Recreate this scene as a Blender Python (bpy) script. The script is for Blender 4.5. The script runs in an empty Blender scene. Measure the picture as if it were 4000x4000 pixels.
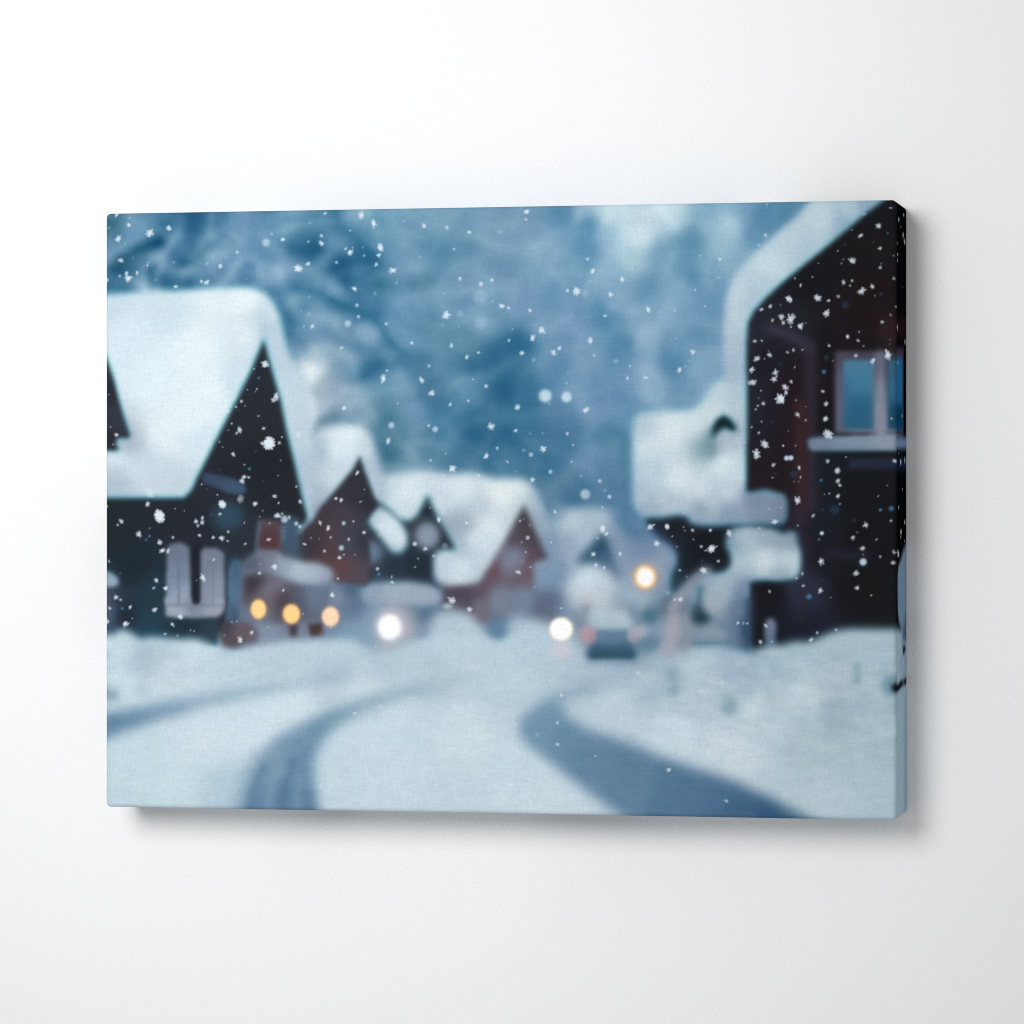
"""A printed canvas (snowy village street, out of focus, with sharp snowflakes) on a plain white wall.
The print is painted in canvas millimetres (u to the right, v down, 400 x 300 mm) and stored as a
colour attribute on the canvas mesh; the canvas itself is a rounded, wrapped box 45 mm deep."""
import bpy, math
import numpy as np

CW, CH, DEPTH = 400.0, 300.0, 45.0        # canvas, mm
ROLL = 2.3                                # roll of the cloth over the front edge, mm
PX = 3.0                                  # print raster, dots per mm
scene = bpy.context.scene
col = scene.collection

# ------------------------------------------------------------------ the print
# area: outline | colours | softness | colour fringe | rounding | opacity
# line: path | width | colours | softness | opacity        spot: u v ru rv | colours | softness | opacity
PRINT = [
('area', [(-52.7, -26.8), (456.7, -16.9), (456.6, 191.9), (-52.7, 194.4)], [(1.5, 2.2, 50, 103, 126), (1.5, 7, 43, 90, 113), (15, 8.3, 109, 149, 176), (23.4, 4.1, 95, 139, 165), (31.7, 2.7, 75, 123, 150), (45.7, 4.5, 75, 119, 148), (56.8, 2, 90, 134, 160), (76.1, 2.3, 112, 151, 178), (95.4, 2.6, 103, 147, 173), (3.8, 14.5, 85, 129, 155), (15, 14.7, 116, 153, 181), (36.2, 14, 114, 154, 181), (47.3, 12, 80, 124, 154), (1, 21.5, 116, 154, 181), (1.5, 27.9, 95, 139, 165), (6.6, 26.9, 42, 84, 107), (12.2, 34.5, 75, 119, 145), (15, 25.4, 65, 113, 140), (31.7, 18.7, 89, 129, 160), (32.8, 28.3, 96, 137, 165), (19.4, 37.3, 119, 154, 179), (3.8, 37.1, 75, 123, 150), (62.3, 23.4, 119, 157, 185), (73.4, 18.2, 114, 154, 181), (70.6, 11.8, 124, 159, 186), (73.4, 31.6, 97, 139, 169), (59.5, 34, 99, 139, 168), (89.9, 29.1, 122, 157, 185), (101.4, 18.7, 54, 106, 137), (98.1, 37.2, 94, 134, 165), (94.8, 58.4, 65, 116, 142), (100.9, 45.2, 100, 144, 170), (99.2, 66.4, 92, 131, 160), (103.6, 58.5, 104, 144, 172), (84.4, 23.7, 109, 149, 177), (87.1, 37, 99, 139, 168), (109.8, 18.8, 38, 90, 121), (108.7, 5.5, 80, 129, 158), (113.6, 26.3, 90, 134, 162), (128.4, 6.9, 116, 155, 181), (119.1, 15.7, 99, 141, 170), (124.5, 30.6, 42, 94, 128), (110.9, 32.6, 80, 127, 155), (119.1, 38, 116, 153, 181), (131.6, 32.8, 80, 129, 158), (110.9, 51.7, 124, 159, 184), (138.2, 62, 122, 157, 185), (143.6, 14, 105, 149, 175), (143.6, 6.1, 97, 144, 170), (159.9, 27.4, 126, 162, 188), (157.2, 45.8, 114, 154, 182), (173.4, 20.8, 85, 134, 162), (159.9, 15.3, 109, 149, 176), (184.2, 15.7, 99, 141, 168), (197.7, 7, 130, 165, 189), (173.4, 5.5, 119, 157, 181), (208.4, 9.7, 132, 165, 188), (184.2, 38.3, 114, 151, 179), (203, 28, 112, 149, 177), (162.1, 36.4, 89, 131, 158), (170.7, 59.2, 93, 137, 163), (194.4, 57.8, 116, 155, 181), (186.9, 66.1, 85, 129, 156), (197.6, 72.5, 56, 108, 139), (189.6, 78.8, 58, 110, 141), (127.3, 66.6, 77, 121, 151), (112.5, 62.8, 99, 139, 168), (110.9, 70.7, 172, 194, 205), (122.9, 72.9, 132, 162, 182), (108.1, 81.3, 209, 221, 228), (138.2, 78.4, 67, 116, 146), (154.5, 85.9, 122, 159, 185), (129.4, 80.4, 119, 155, 178), (143.6, 85.8, 93, 137, 163), (159.9, 80.1, 75, 123, 150), (168, 91.8, 75, 119, 149), (186.9, 87.2, 100, 144, 170), (206.2, 91, 51, 103, 134), (119.6, 90.4, 125, 151, 176), (113.6, 87.7, 154, 174, 186), (149, 56.3, 109, 149, 178), (139.3, 43, 75, 124, 154), (178.8, 48.7, 109, 149, 177), (200.3, 46.3, 119, 157, 183), (151.8, 64.2, 100, 144, 172), (215.5, 9.9, 119, 154, 181), (237.4, 3.9, 90, 139, 169), (228.8, 20.5, 130, 165, 192), (246.9, 11.9, 101, 149, 178), (247.5, 21.8, 97, 146, 176), (258.1, 2.7, 189, 216, 225), (273.9, 16, 207, 228, 235), (276.6, 5.6, 195, 217, 227), (289.8, 5.3, 190, 216, 227), (268.6, 26.8, 173, 204, 216), (285.5, 24.5, 125, 165, 191), (299.7, 21.6, 93, 142, 172), (309.2, 2.5, 117, 161, 188), (309.7, 11.4, 158, 193, 212), (257, 18.3, 152, 186, 208), (244.8, 4.1, 152, 184, 204), (278.7, 42.1, 105, 149, 178), (295, 42.3, 131, 170, 197), (299.7, 36.1, 89, 139, 169), (263.3, 44.5, 130, 165, 192), (266, 66.9, 81, 132, 165), (276.5, 65.4, 146, 176, 199), (279.2, 86.2, 135, 167, 194), (291.3, 78.5, 93, 139, 171), (302.8, 80.7, 135, 171, 197), (213.8, 67.4, 56, 110, 143), (214.4, 87.3, 61, 113, 144), (212.8, 46.5, 122, 154, 184), (244.8, 59.9, 119, 154, 185), (231.5, 78.1, 104, 144, 175), (248.5, 74, 124, 159, 186), (248.5, 91.2, 109, 149, 180), (307, 63.1, 105, 149, 179), (288.6, 91.5, 126, 162, 189), (236.8, 41.5, 107, 149, 179), (257, 57.4, 93, 141, 171), (288.1, 52.6, 138, 173, 199), (226.1, 59.7, 116, 154, 182), (223.5, 33.5, 114, 154, 181), (309.7, 32.1, 131, 170, 197), (304.4, 47.6, 115, 157, 186), (259.6, 31.4, 136, 173, 198), (317.8, 12.5, 170, 200, 215), (314.7, 21.8, 159, 193, 209), (336.1, 7.1, 95, 144, 174), (348, 2.2, 93, 141, 171), (329.8, 17.9, 110, 154, 184), (310, 38.3, 127, 166, 193), (312, 63.2, 109, 149, 180), (309.9, 78.7, 133, 168, 195), (323.1, 2.3, 123, 164, 191), (317.8, 30.1, 146, 182, 203), (313.1, 50.2, 116, 157, 186), (149, 110.7, 99, 139, 162), (176.1, 105.6, 80, 129, 159), (192.3, 112.5, 51, 103, 134), (205.7, 111, 56, 108, 139), (159.9, 118.7, 99, 139, 162), (146.9, 118.1, 67, 114, 137), (170.7, 127.7, 85, 129, 155), (198.7, 122.5, 65, 114, 144), (186.9, 129.8, 80, 125, 152), (107, 99.9, 215, 226, 232), (114.7, 99.5, 133, 160, 179), (116.3, 104.2, 98, 129, 148), (127.3, 102.7, 123, 154, 175), (138.2, 104.3, 121, 154, 173), (145.8, 105.4, 75, 123, 146), (108.1, 121.2, 146, 167, 180), (159.9, 100.2, 119, 154, 181), (207.3, 129.3, 85, 129, 155), (212.8, 103.2, 61, 113, 144), (235.7, 103.3, 91, 131, 162), (258, 112.2, 70, 119, 149), (255.4, 100.3, 114, 149, 180), (266, 101.9, 109, 149, 180), (232.5, 117.4, 80, 124, 154), (248.5, 124.7, 104, 141, 172), (232.5, 139.8, 89, 129, 156), (242.1, 145.6, 67, 111, 141), (263.3, 142.5, 76, 117, 151), (266.5, 150.3, 86, 127, 157), (225, 127.8, 67, 115, 145), (268.1, 126.9, 81, 125, 155), (227.2, 147.7, 84, 124, 155), (271.2, 160.7, 89, 127, 158), (276.5, 168.5, 94, 129, 160), (281.8, 163.3, 89, 119, 154)], 0.06, 0, 0, 1.0),
('line', [(4.3, 27.4), (9.4, 22.7), (17.8, 18), (27.8, 15.2)], 5.67, (41, 90, 116), 2.46, 1.0),
('line', [(0.4, 22.5), (8.8, 16.8), (17.8, 12.1)], 3.78, (122, 159, 186), 2.6, 0.8),
('line', [(40.6, 26.3), (46.2, 24.8), (50.1, 20.3), (52.9, 17.4)], 5.13, (50, 101, 132), 2.81, 1.0),
('line', [(57.9, 14.8), (62.3, 12.5), (67, 14.4)], 3.78, (71, 117, 147), 2.6, 1.0),
('line', [(51.8, 14.2), (57.3, 10), (65.1, 8.8), (70, 12.9), (71.1, 19.3)], 3.78, (126, 161, 188), 2.81, 0.8),
('line', [(23.4, 29.3), (25.6, 35.2), (34, 36.9), (44, 36.5)], 5.13, (46, 98, 129), 2.81, 1.0),
('line', [(16.7, 33.5), (20.6, 28.2), (25, 24), (29.5, 23)], 2.97, (116, 153, 181), 2.46, 0.7),
('line', [(120.2, 0.9), (121.8, 7.8), (131.1, 14.9), (136, 21.3), (138.7, 26.6)], 5.94, (46, 104, 136), 3.16, 1.0),
('line', [(139.3, 27.1), (130, 24.9), (123.5, 26.9), (119.6, 30.6), (125.6, 35.9)], 5.4, (44, 96, 130), 3.16, 1.0),
('line', [(101, 38.8), (112, 41.9), (121.8, 47), (130, 50.3), (140.3, 54.6), (144.7, 61), (149, 67.4), (153.9, 71.6)], 5.13, (46, 104, 135), 3.02, 1.0),
('spot', 143.1, 37.8, 3.89, 2.43, (58, 118, 138), 2.16, 1.0),
('spot', 137.6, 62.0, 4.17, 2.97, (124, 159, 185), 1.78, 1.0),
('line', [(133.8, 83.6), (139.3, 79.4), (142.5, 76.8)], 4.32, (60, 110, 140), 3.02, 1.0),
('line', [(248.5, 8.3), (250.6, 18.2), (247.5, 28.6)], 4.32, (83, 134, 167), 3.58, 0.8),
('line', [(271.3, 55), (275.5, 68), (278.1, 88.8)], 5.4, (144, 175, 199), 3.93, 0.6),
('line', [(289.7, 68.2), (291.3, 81.1), (292.9, 88.9)], 5.4, (85, 133, 166), 4.35, 0.5),
('line', [(253.8, 49.6), (258, 60), (265.5, 67.4)], 3.78, (78, 130, 163), 3.37, 0.7),
('spot', 299.7, 20.5, 4.73, 7.02, (78, 130, 161), 3.78, 0.6),
('boughs', 165, 1.2, 7.0, 1.7),
('boughs', 300, 0.55, 4.2, 1.5),
('area', [(-52.7, 213.3), (456.5, 209.7), (456.4, 354.7), (-52.7, 367)], [(3.7, 221.7, 191, 212, 223), (20.5, 225.3, 180, 201, 213), (31.7, 235.9, 194, 212, 222), (70.6, 227, 185, 206, 218), (9.4, 232.4, 198, 217, 227), (53.9, 263.9, 206, 221, 230), (14.9, 276.7, 196, 217, 227), (37.3, 282.8, 199, 219, 227), (87.1, 226.9, 183, 203, 215), (95.3, 247.5, 207, 223, 231), (65, 290.9, 180, 204, 217), (3.7, 293, 194, 215, 225), (20.5, 243, 196, 215, 225), (81.6, 258.3, 207, 223, 232), (159.8, 223.1, 180, 201, 213), (121.8, 222.3, 183, 203, 215), (121.8, 230.8, 174, 194, 208), (132.7, 238.1, 196, 214, 223), (177.1, 209.8, 188, 208, 220), (186.8, 222.9, 187, 206, 218), (154.4, 254.7, 199, 217, 227), (154.4, 281.1, 201, 218, 228), (186.8, 262.2, 204, 220, 227), (200.3, 234.3, 187, 207, 219), (119, 279, 196, 216, 226), (170.6, 230.9, 178, 199, 212), (176, 293.9, 196, 214, 224), (138.1, 276, 200, 217, 227), (143.6, 223.2, 176, 198, 211), (226.1, 228.8, 181, 202, 214), (220.7, 212.1, 180, 203, 217), (247.3, 229.6, 174, 194, 208), (276.4, 233.5, 174, 196, 210), (300.1, 225, 183, 204, 215), (263.2, 248.2, 192, 211, 222), (292.2, 260.9, 202, 220, 229), (305.4, 242.6, 185, 204, 216), (226, 288.4, 203, 220, 229), (212.7, 238.3, 187, 207, 219), (213.2, 275, 200, 218, 228), (287, 227.2, 165, 189, 203), (276.5, 223.1, 152, 176, 191), (333.3, 254.8, 194, 212, 221), (320.3, 267.8, 207, 221, 230), (374.8, 232.7, 178, 198, 211), (385, 254.1, 179, 201, 212), (390.2, 284.8, 185, 207, 217), (385.1, 218.2, 176, 199, 212), (354.1, 245.2, 195, 212, 221), (343.7, 222.7, 174, 198, 211), (359.2, 264.7, 179, 201, 212), (364.4, 290.4, 191, 211, 220), (322.9, 223.9, 163, 187, 204), (369.6, 250.2, 169, 191, 204), (395.3, 259.1, 174, 197, 209)], 2.81, 0, 0, 1.0),
('area', [(62.3, 164.6), (286.3, 164.2), (309.9, 192.6), (333.4, 192.5), (333.4, 219.9), (62.3, 222.1)], [(67.8, 200.4, 102, 120, 147), (89.9, 200.8, 96, 92, 105), (86, 209.4, 127, 142, 163), (100.8, 207.7, 119, 128, 147), (103.6, 200.2, 106, 115, 136), (108.6, 198.1, 116, 125, 147), (124.5, 198.5, 102, 120, 144), (130.5, 199.5, 88, 114, 141), (135.9, 205.3, 128, 154, 177), (128.3, 209.6, 125, 151, 174), (140.8, 200, 123, 145, 170), (157.1, 203.1, 136, 145, 161), (157.7, 209.4, 163, 167, 178), (165.8, 201.4, 83, 111, 137), (165.8, 210.9, 121, 145, 167), (162, 198.8, 102, 124, 147), (194.4, 199.7, 110, 110, 126), (204, 208.6, 95, 127, 155), (205.6, 198.6, 84, 115, 146), (135.9, 214.3, 133, 160, 181), (213.2, 198, 88, 117, 146), (223.4, 200.1, 89, 100, 119), (226.1, 197.4, 96, 105, 127), (243.1, 203.1, 130, 148, 167), (239.9, 198.4, 123, 145, 171), (249, 198.9, 169, 178, 191), (255.3, 203, 172, 194, 207), (265.9, 201.9, 156, 180, 194), (265.9, 197.7, 141, 150, 164), (273.8, 199.3, 138, 160, 178), (279.1, 201.8, 84, 119, 138), (285.4, 209.1, 138, 160, 179), (279.1, 215.3, 101, 131, 154), (291.2, 209, 168, 168, 181), (295.4, 215.7, 132, 146, 161), (295.9, 206.4, 141, 150, 168), (289.1, 197.1, 72, 90, 109), (308, 207.9, 132, 150, 169), (244.7, 211.9, 144, 166, 182), (279.1, 209.6, 133, 158, 181), (287, 218.4, 159, 174, 189), (305.4, 213.1, 123, 147, 168), (228.7, 173.8, 123, 149, 176), (226.1, 183.2, 125, 151, 179), (231.4, 193.6, 87, 105, 130), (234.1, 186.8, 118, 144, 171), (265.9, 176.8, 125, 148, 175), (276.5, 171.1, 115, 139, 169), (284.9, 176.8, 140, 157, 179), (273.8, 193.4, 156, 182, 201), (284.4, 190.3, 121, 147, 174), (268.6, 189.3, 145, 173, 195), (215.4, 192.7, 114, 132, 155), (288.6, 181.4, 128, 150, 176), (127.2, 189.9, 75, 97, 122), (121.8, 193.7, 127, 140, 159), (108.6, 191.6, 102, 120, 143), (184.1, 192.8, 77, 72, 85), (203, 192.7, 122, 134, 154), (309.8, 208.4, 142, 156, 172), (315.1, 212, 140, 153, 171), (320.3, 212.5, 101, 131, 156), (322.9, 209.9, 98, 124, 153), (327.6, 211.4, 54, 76, 103), (310.4, 216.7, 123, 149, 171), (327.1, 216.6, 73, 99, 126)], 2.81, 0, 0, 1.0),
('area', [(227.7, 158.1), (231.4, 149.5), (235.7, 148.2), (244.7, 148.6), (252.7, 148.3), (258, 149.5), (261.7, 152.9), (264.9, 159.1), (267.5, 164.8), (269.1, 172.6), (264.9, 185.2), (239.9, 180), (235.7, 173.8), (231.4, 168.6)], [(233.6, 150.8, 134, 162, 183), (239.9, 155, 182, 201, 212), (255.3, 154.4, 171, 192, 205), (247.4, 163.3, 166, 187, 204), (236.7, 165.9, 146, 167, 186), (263.8, 164.9, 128, 150, 176), (260.6, 158.1, 133, 158, 182)], 2.39, 0, 1, 1.0),
('area', [(255.9, 161), (251.6, 165.4), (247.4, 169.6), (243.7, 173.2), (242.6, 176.9), (252.7, 176.9), (264.9, 185.2), (263.3, 178.9), (261.2, 172.7), (258.8, 166.4)], [(255.3, 165.4, 40, 75, 98), (247.4, 173.7, 58, 91, 117), (260.6, 178.9, 81, 109, 135), (255.3, 172.7, 60, 93, 121)], 1.97, 0, 0, 1.0),
('spot', 249.8, 188.9, 12.13, 10.8, [(247.4, 183.1, 203, 220, 228), (252.7, 192, 195, 206, 215), (250.5, 194.6, 192, 197, 207)], 2.81, 1.0),
('spot', 270.1, 191.9, 6.67, 3.78, (155, 178, 193), 3.24, 0.7),
('area', [(136, 128.6), (143, 132.9), (151.7, 131.3), (159.9, 130.5), (165.3, 130), (170.7, 131.2), (178.8, 131.9), (186.9, 131.4), (192.2, 131.7), (196.5, 133.2), (203, 134.5), (210.1, 134.2), (215.4, 134.5), (219.2, 136.4), (222.4, 140.3), (225, 145.6), (227.7, 150.8), (230.9, 157.1), (233.5, 164.9), (233.5, 179), (227.7, 176.9), (223.4, 177), (211.5, 181.7), (197.6, 179.1), (194.4, 185.4), (186.8, 188.1), (177.7, 187.9), (172.3, 185.5), (169.6, 179.2), (170.1, 172.9), (173.9, 169.7), (159.9, 158.2), (143.6, 155.6)], [(157.2, 141.3, 212, 226, 231), (149, 137.1, 199, 214, 223), (143.6, 137.1, 171, 190, 205), (157.1, 151.9, 198, 211, 219), (184.2, 139.8, 209, 223, 229), (205.7, 142.4, 224, 233, 233), (173.4, 145, 198, 211, 221), (178.8, 159.7, 149, 166, 183), (186.3, 157.1, 154, 170, 184), (194.4, 150.3, 185, 199, 210), (197.6, 157.1, 215, 227, 232), (184.2, 179.2, 205, 220, 227), (173.4, 179.2, 188, 205, 216), (176.1, 172.9, 193, 209, 219), (181.5, 167.6, 165, 183, 197), (192.2, 163.4, 204, 219, 227), (191.1, 183.4, 188, 205, 216), (213.3, 139.8, 215, 228, 232), (213.3, 147.7, 198, 212, 218), (219.7, 145.1, 171, 192, 205), (223.4, 155.5, 144, 166, 185), (227.7, 168.6, 125, 151, 177), (220.8, 151.9, 154, 172, 188)], 1.9, 0, 0, 1.0),
('area', [(216.2, 146.9), (213.3, 152.6), (210.1, 158.7), (206.2, 165.5), (200.8, 173.9), (197.1, 181.2), (193.3, 187), (175.5, 188.7), (174.4, 199.2), (210, 203.2), (221.3, 200), (221, 175.9), (228.5, 173.8), (225.6, 168.1), (222.4, 161), (219.1, 153.7)], [(216.2, 151.9, 61, 58, 65), (219.7, 163.4, 70, 63, 71), (226.1, 172.2, 71, 66, 77), (221.8, 172.8, 90, 73, 83), (212.7, 163.4, 80, 73, 83), (212.2, 172.8, 123, 130, 152), (209, 177, 121, 128, 150), (220.2, 180.1, 105, 85, 94), (213.3, 183.8, 103, 89, 100), (215.4, 192.2, 114, 132, 155), (200.8, 180.2, 98, 77, 86), (186.8, 192.8, 77, 72, 85), (194.9, 188.6, 94, 81, 92), (203, 193.3, 120, 132, 152)], 1.54, 0, 0, 1.0),
('area', [(167.4, 142.1), (164.5, 148.2), (161.5, 153.2), (157.7, 155.6), (152.8, 154.5), (149, 150.8), (143, 145.8), (136, 145.5), (133.8, 187.8), (174.4, 189.7), (169.6, 184.5), (169.6, 171.9), (172.3, 169.5), (181.5, 169.2), (177.7, 162.6), (173.4, 155.3), (169.6, 147.9)], [(167.4, 148.2, 39, 52, 62), (154.4, 158.2, 56, 60, 71), (149, 179.3, 43, 52, 66), (162.6, 174, 37, 46, 58), (140.9, 158.2, 48, 50, 58), (136, 179.3, 58, 58, 68), (176.1, 167.1, 37, 46, 57), (143.6, 184.6, 52, 68, 84)], 1.4, 0.6, 0, 1.0),
('spot', 167.4, 150.8, 1.39, 1.35, (37, 44, 55), 1.08, 1.0),
('area', [(135.7, 151.9), (139.2, 147.9), (143.6, 147.9), (149, 151.3), (153.9, 156.1), (156.9, 161.9), (156.9, 167.7), (153.6, 171.6), (149, 171.1), (145.7, 167.2), (141.4, 161.4), (137.3, 156.9)], [(140.3, 150.8, 171, 192, 205), (146.8, 157.1, 207, 221, 230), (151.7, 165.1, 207, 222, 230), (150.1, 170.9, 167, 191, 205)], 1.54, -0.5, 0, 1.0),
('spot', 167.2, 162.7, 6.01, 6.37, (136, 150, 169), 1.94, 1.0),
('spot', 138.6, 170.9, 5.45, 5.29, (98, 118, 144), 2.05, 1.0),
('area', [(133.2, 188.9), (138.1, 186.2), (149, 185.2), (159.8, 185.5), (168, 186.6), (172.8, 188.7), (174.7, 192.4), (173.4, 196.6), (165.3, 197.4), (149, 197.2), (138.1, 196.8), (133.2, 194.1)], [(138.1, 190.9, 141, 158, 177), (151.7, 190.4, 156, 172, 188), (168, 192.4, 153, 167, 185), (154.4, 195.1, 153, 167, 184)], 1.68, -0.3, 0, 1.0),
('area', [(108.7, 112.1), (113, 108.6), (119.1, 107.5), (127.3, 107.3), (132.7, 108), (137.1, 110.7), (139.5, 116.5), (141.7, 122.3), (143.6, 128.7), (145.8, 135), (144.7, 142.4), (143, 147.7), (138.1, 147.7), (102.1, 165.1), (102.1, 121.1)], [(127.3, 112.2, 218, 231, 236), (121.8, 118.6, 210, 224, 231), (136, 116, 196, 212, 221), (140.3, 129.2, 168, 187, 204), (141.4, 139.7, 171, 190, 205), (119.1, 131.8, 193, 208, 218), (110.8, 121.2, 166, 185, 200), (108.6, 142.3, 165, 181, 196), (107.6, 151.9, 134, 148, 166), (107, 129.1, 178, 194, 207)], 1.97, 0, 0, 1.0),
('area', [(132.7, 122.8), (128.9, 129.7), (123.4, 136), (118.5, 141.6), (113, 147.6), (108.6, 154), (102.1, 161.4), (92.2, 166.2), (91.1, 178.4), (119, 185.7), (135.9, 187.8), (138.1, 174.1), (136, 155.6), (143, 146.9), (140.3, 143.7), (138.1, 137.9), (135.4, 131)], [(132.7, 129.2, 46, 50, 56), (127.2, 142.4, 50, 50, 58), (139.2, 145, 45, 48, 56), (123.4, 151.9, 66, 60, 69), (111.9, 155.6, 62, 54, 60), (108.6, 167.2, 58, 52, 59), (119, 160.9, 76, 63, 70), (126.7, 159.8, 61, 64, 77), (128.3, 168.8, 66, 68, 82), (124.5, 177.3, 93, 68, 71), (116.3, 173.1, 79, 63, 68), (130, 183.6, 80, 73, 84), (136, 166.1, 49, 52, 61), (97.1, 171.5, 61, 66, 77)], 1.07, 0.35, 0, 1.0),
('area', [(-24.4, 42.1), (-1.8, 41), (20.6, 39.7), (48.4, 38.9), (67.8, 38), (77.2, 38.6), (83.3, 41), (87.7, 45.3), (91, 51.7), (92.9, 58.4), (94.6, 67.4), (97.6, 74.9), (103.6, 82.3), (108.6, 98.3), (108.5, 124.8), (108.3, 155.5), (102.5, 152.3), (40.6, 144.2), (-24.4, 144.4)], [(9.4, 60.2, 208, 224, 233), (3.8, 46.7, 194, 214, 225), (31.7, 47, 199, 217, 226), (48.4, 71.2, 221, 234, 238), (59.5, 44.7, 216, 229, 234), (73.4, 44.9, 222, 233, 236), (56.7, 87.3, 221, 234, 237), (87.1, 53, 197, 214, 225), (89.3, 71.6, 180, 201, 214), (76.1, 60.8, 215, 226, 233), (26.1, 84.4, 216, 230, 237), (66.7, 84.7, 199, 217, 226), (81.6, 58.2, 188, 208, 220), (84.9, 57.2, 172, 196, 210), (31.7, 110.2, 218, 230, 235), (45.6, 102.3, 221, 233, 237), (51.2, 115.6, 205, 221, 229), (15, 128.9, 198, 212, 222), (6.6, 123, 205, 219, 227), (31.7, 135.9, 192, 206, 216), (6.6, 135.8, 171, 188, 203), (37.3, 140.2, 188, 205, 215), (10.5, 117.1, 165, 178, 194), (100.9, 110.5, 183, 201, 213), (103.6, 131.7, 172, 190, 205), (95.9, 105.2, 188, 207, 218)], 1.54, -0.35, 0, 1.0),
('area', [(80.2, 60.4), (84.1, 57.2), (85.5, 60.4), (84.9, 66.2), (81.6, 66.2)], (156, 184, 200), 1.83, 0, 0, 0.6),
('area', [(-24.4, 143.9), (41.2, 144.1), (45.1, 140.2), (48.4, 133.2), (54, 122.6), (59.5, 111.9), (68.9, 94.4), (76.1, 80.5), (83, 64.4), (85.6, 74.2), (89.3, 87), (91.6, 94.6), (94.9, 110.5), (98.2, 123.8), (103.2, 145), (105.5, 153.4), (103.6, 157.1), (92.6, 157.6), (80.5, 155.5), (78.3, 172.5), (72.2, 176.8), (65, 178.9), (64.5, 197.3), (60, 206.7), (58.9, 218.4), (-24.4, 219)], [(81.6, 102.5, 39, 44, 50), (84.4, 126.4, 34, 38, 44), (37.3, 153, 38, 42, 50), (3.8, 158.3, 35, 42, 46), (15, 179.7, 33, 42, 51), (48.4, 163.6, 37, 42, 51), (67.8, 163.6, 43, 48, 57), (65, 179.6, 41, 52, 66), (70.6, 184.9, 50, 50, 59), (92.6, 142.3, 36, 40, 46), (22.2, 190.4, 36, 55, 68), (1.5, 194.8, 51, 58, 73), (9.4, 202.9, 35, 42, 53), (22.2, 208.2, 37, 63, 78), (42.8, 209.6, 34, 51, 62), (56.7, 210.6, 46, 62, 74), (1.5, 202.4, 68, 88, 115), (83, 76.9, 39, 44, 52)], 1.13, 0.8, 0, 1.0),
('area', [(-24.4, 27.6), (-1.9, 68.1), (1.5, 75.7), (4.3, 83.7), (7.1, 94), (10.2, 104.2), (13.2, 112.7), (12.2, 113.6), (6.3, 113.5), (5.3, 116.4), (7.4, 119.8), (-24.4, 120.4)], [(0.4, 86.9, 41, 44, 54), (8.2, 105.7, 49, 56, 67), (1.5, 116.4, 42, 42, 51)], 1.07, 0.8, 0, 1.0),
('area', [(51.5, 131.1), (58.4, 132.1), (66.7, 134.2), (72.8, 136.7), (74.2, 140.5), (71.1, 142.6), (65, 141.5), (58.4, 138.8), (51.2, 136.2)], [(56.7, 134.8, 56, 72, 96), (67.8, 138.6, 60, 82, 106)], 0.83, 0, 0, 1.0),
('spot', 64.5, 153.0, 7.51, 6.48, (49, 75, 94), 2.05, 0.9),
('area', [(32.5, 169), (35.1, 166.6), (40.6, 166.3), (44.2, 169), (45.3, 197.4), (31.7, 197.4)], [(38.4, 171.7, 105, 116, 136), (38.4, 193, 144, 157, 177), (33.9, 187.7, 122, 140, 162), (37.3, 182.3, 114, 126, 147)], 0.95, 0, 0, 1.0),
('area', [(49.8, 171.1), (52.3, 168.7), (58.9, 169.2), (62.3, 171.6), (62.8, 198.2), (49.8, 198.3)], [(56.2, 173.2, 113, 122, 140), (56.2, 190.3, 137, 144, 163), (51.7, 185, 117, 128, 148)], 0.95, 0, 0, 1.0),
('area', [(31.4, 194.2), (31.7, 203.3), (37.3, 204.1), (48.4, 204.2), (59.5, 203.4), (62.3, 200.5), (61.7, 194.1), (51.2, 196.3), (45.6, 196.3), (45.1, 194.2)], [(37.3, 200.6, 153, 163, 180), (56.7, 199.4, 152, 159, 177), (47.3, 198.4, 120, 135, 151)], 0.95, 0, 0, 1.0),
('line', [(47.6, 169), (47.6, 195.6)], 3.35, (33, 36, 46), 0.98, 1.0),
('line', [(38.5, 171.7), (38.5, 197.3)], 0.86, (99, 110, 129), 0.7, 0.7),
('line', [(56.4, 173.2), (56.4, 197.2)], 0.76, (105, 114, 132), 0.7, 0.5),
('line', [(33.4, 197.6), (45.1, 198.3)], 1.08, (102, 116, 131), 0.98, 0.6),
('line', [(50.6, 198), (61.7, 197.7)], 0.97, (102, 116, 131), 0.98, 0.6),
('line', [(68.5, 177.4), (68.1, 186), (67.2, 204.1)], 5.67, [(68.5, 179.6, 65, 97, 123), (67.8, 192.9, 78, 111, 140), (67.2, 203, 65, 87, 110)], 1.4, 1.0),
('area', [(-18.7, 182), (-1.9, 180.6), (2.6, 181), (6.6, 184.1), (7.1, 187.5), (3.8, 189), (-18.7, 188.7)], [(-0.7, 183, 114, 149, 169), (1.5, 186.2, 154, 170, 186)], 1.07, -0.4, 0, 1.0),
('area', [(-18.7, 190.1), (3.2, 190.5), (4.3, 201.8), (1.5, 204.5), (-18.7, 201.4)], (75, 84, 106), 1.75, 0, 0, 0.8),
('area', [(80.5, 155.1), (92.6, 154.5), (92.3, 171), (79.4, 170)], [(86, 157.2, 81, 67, 76), (86, 165.2, 84, 54, 58), (80.5, 166.2, 70, 53, 58)], 1.4, 0, 0, 1.0),
('area', [(93.2, 152.4), (101.4, 154), (100.9, 174.2), (92.6, 172.1)], (63, 85, 105), 1.54, 0, 0, 1.0),
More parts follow.
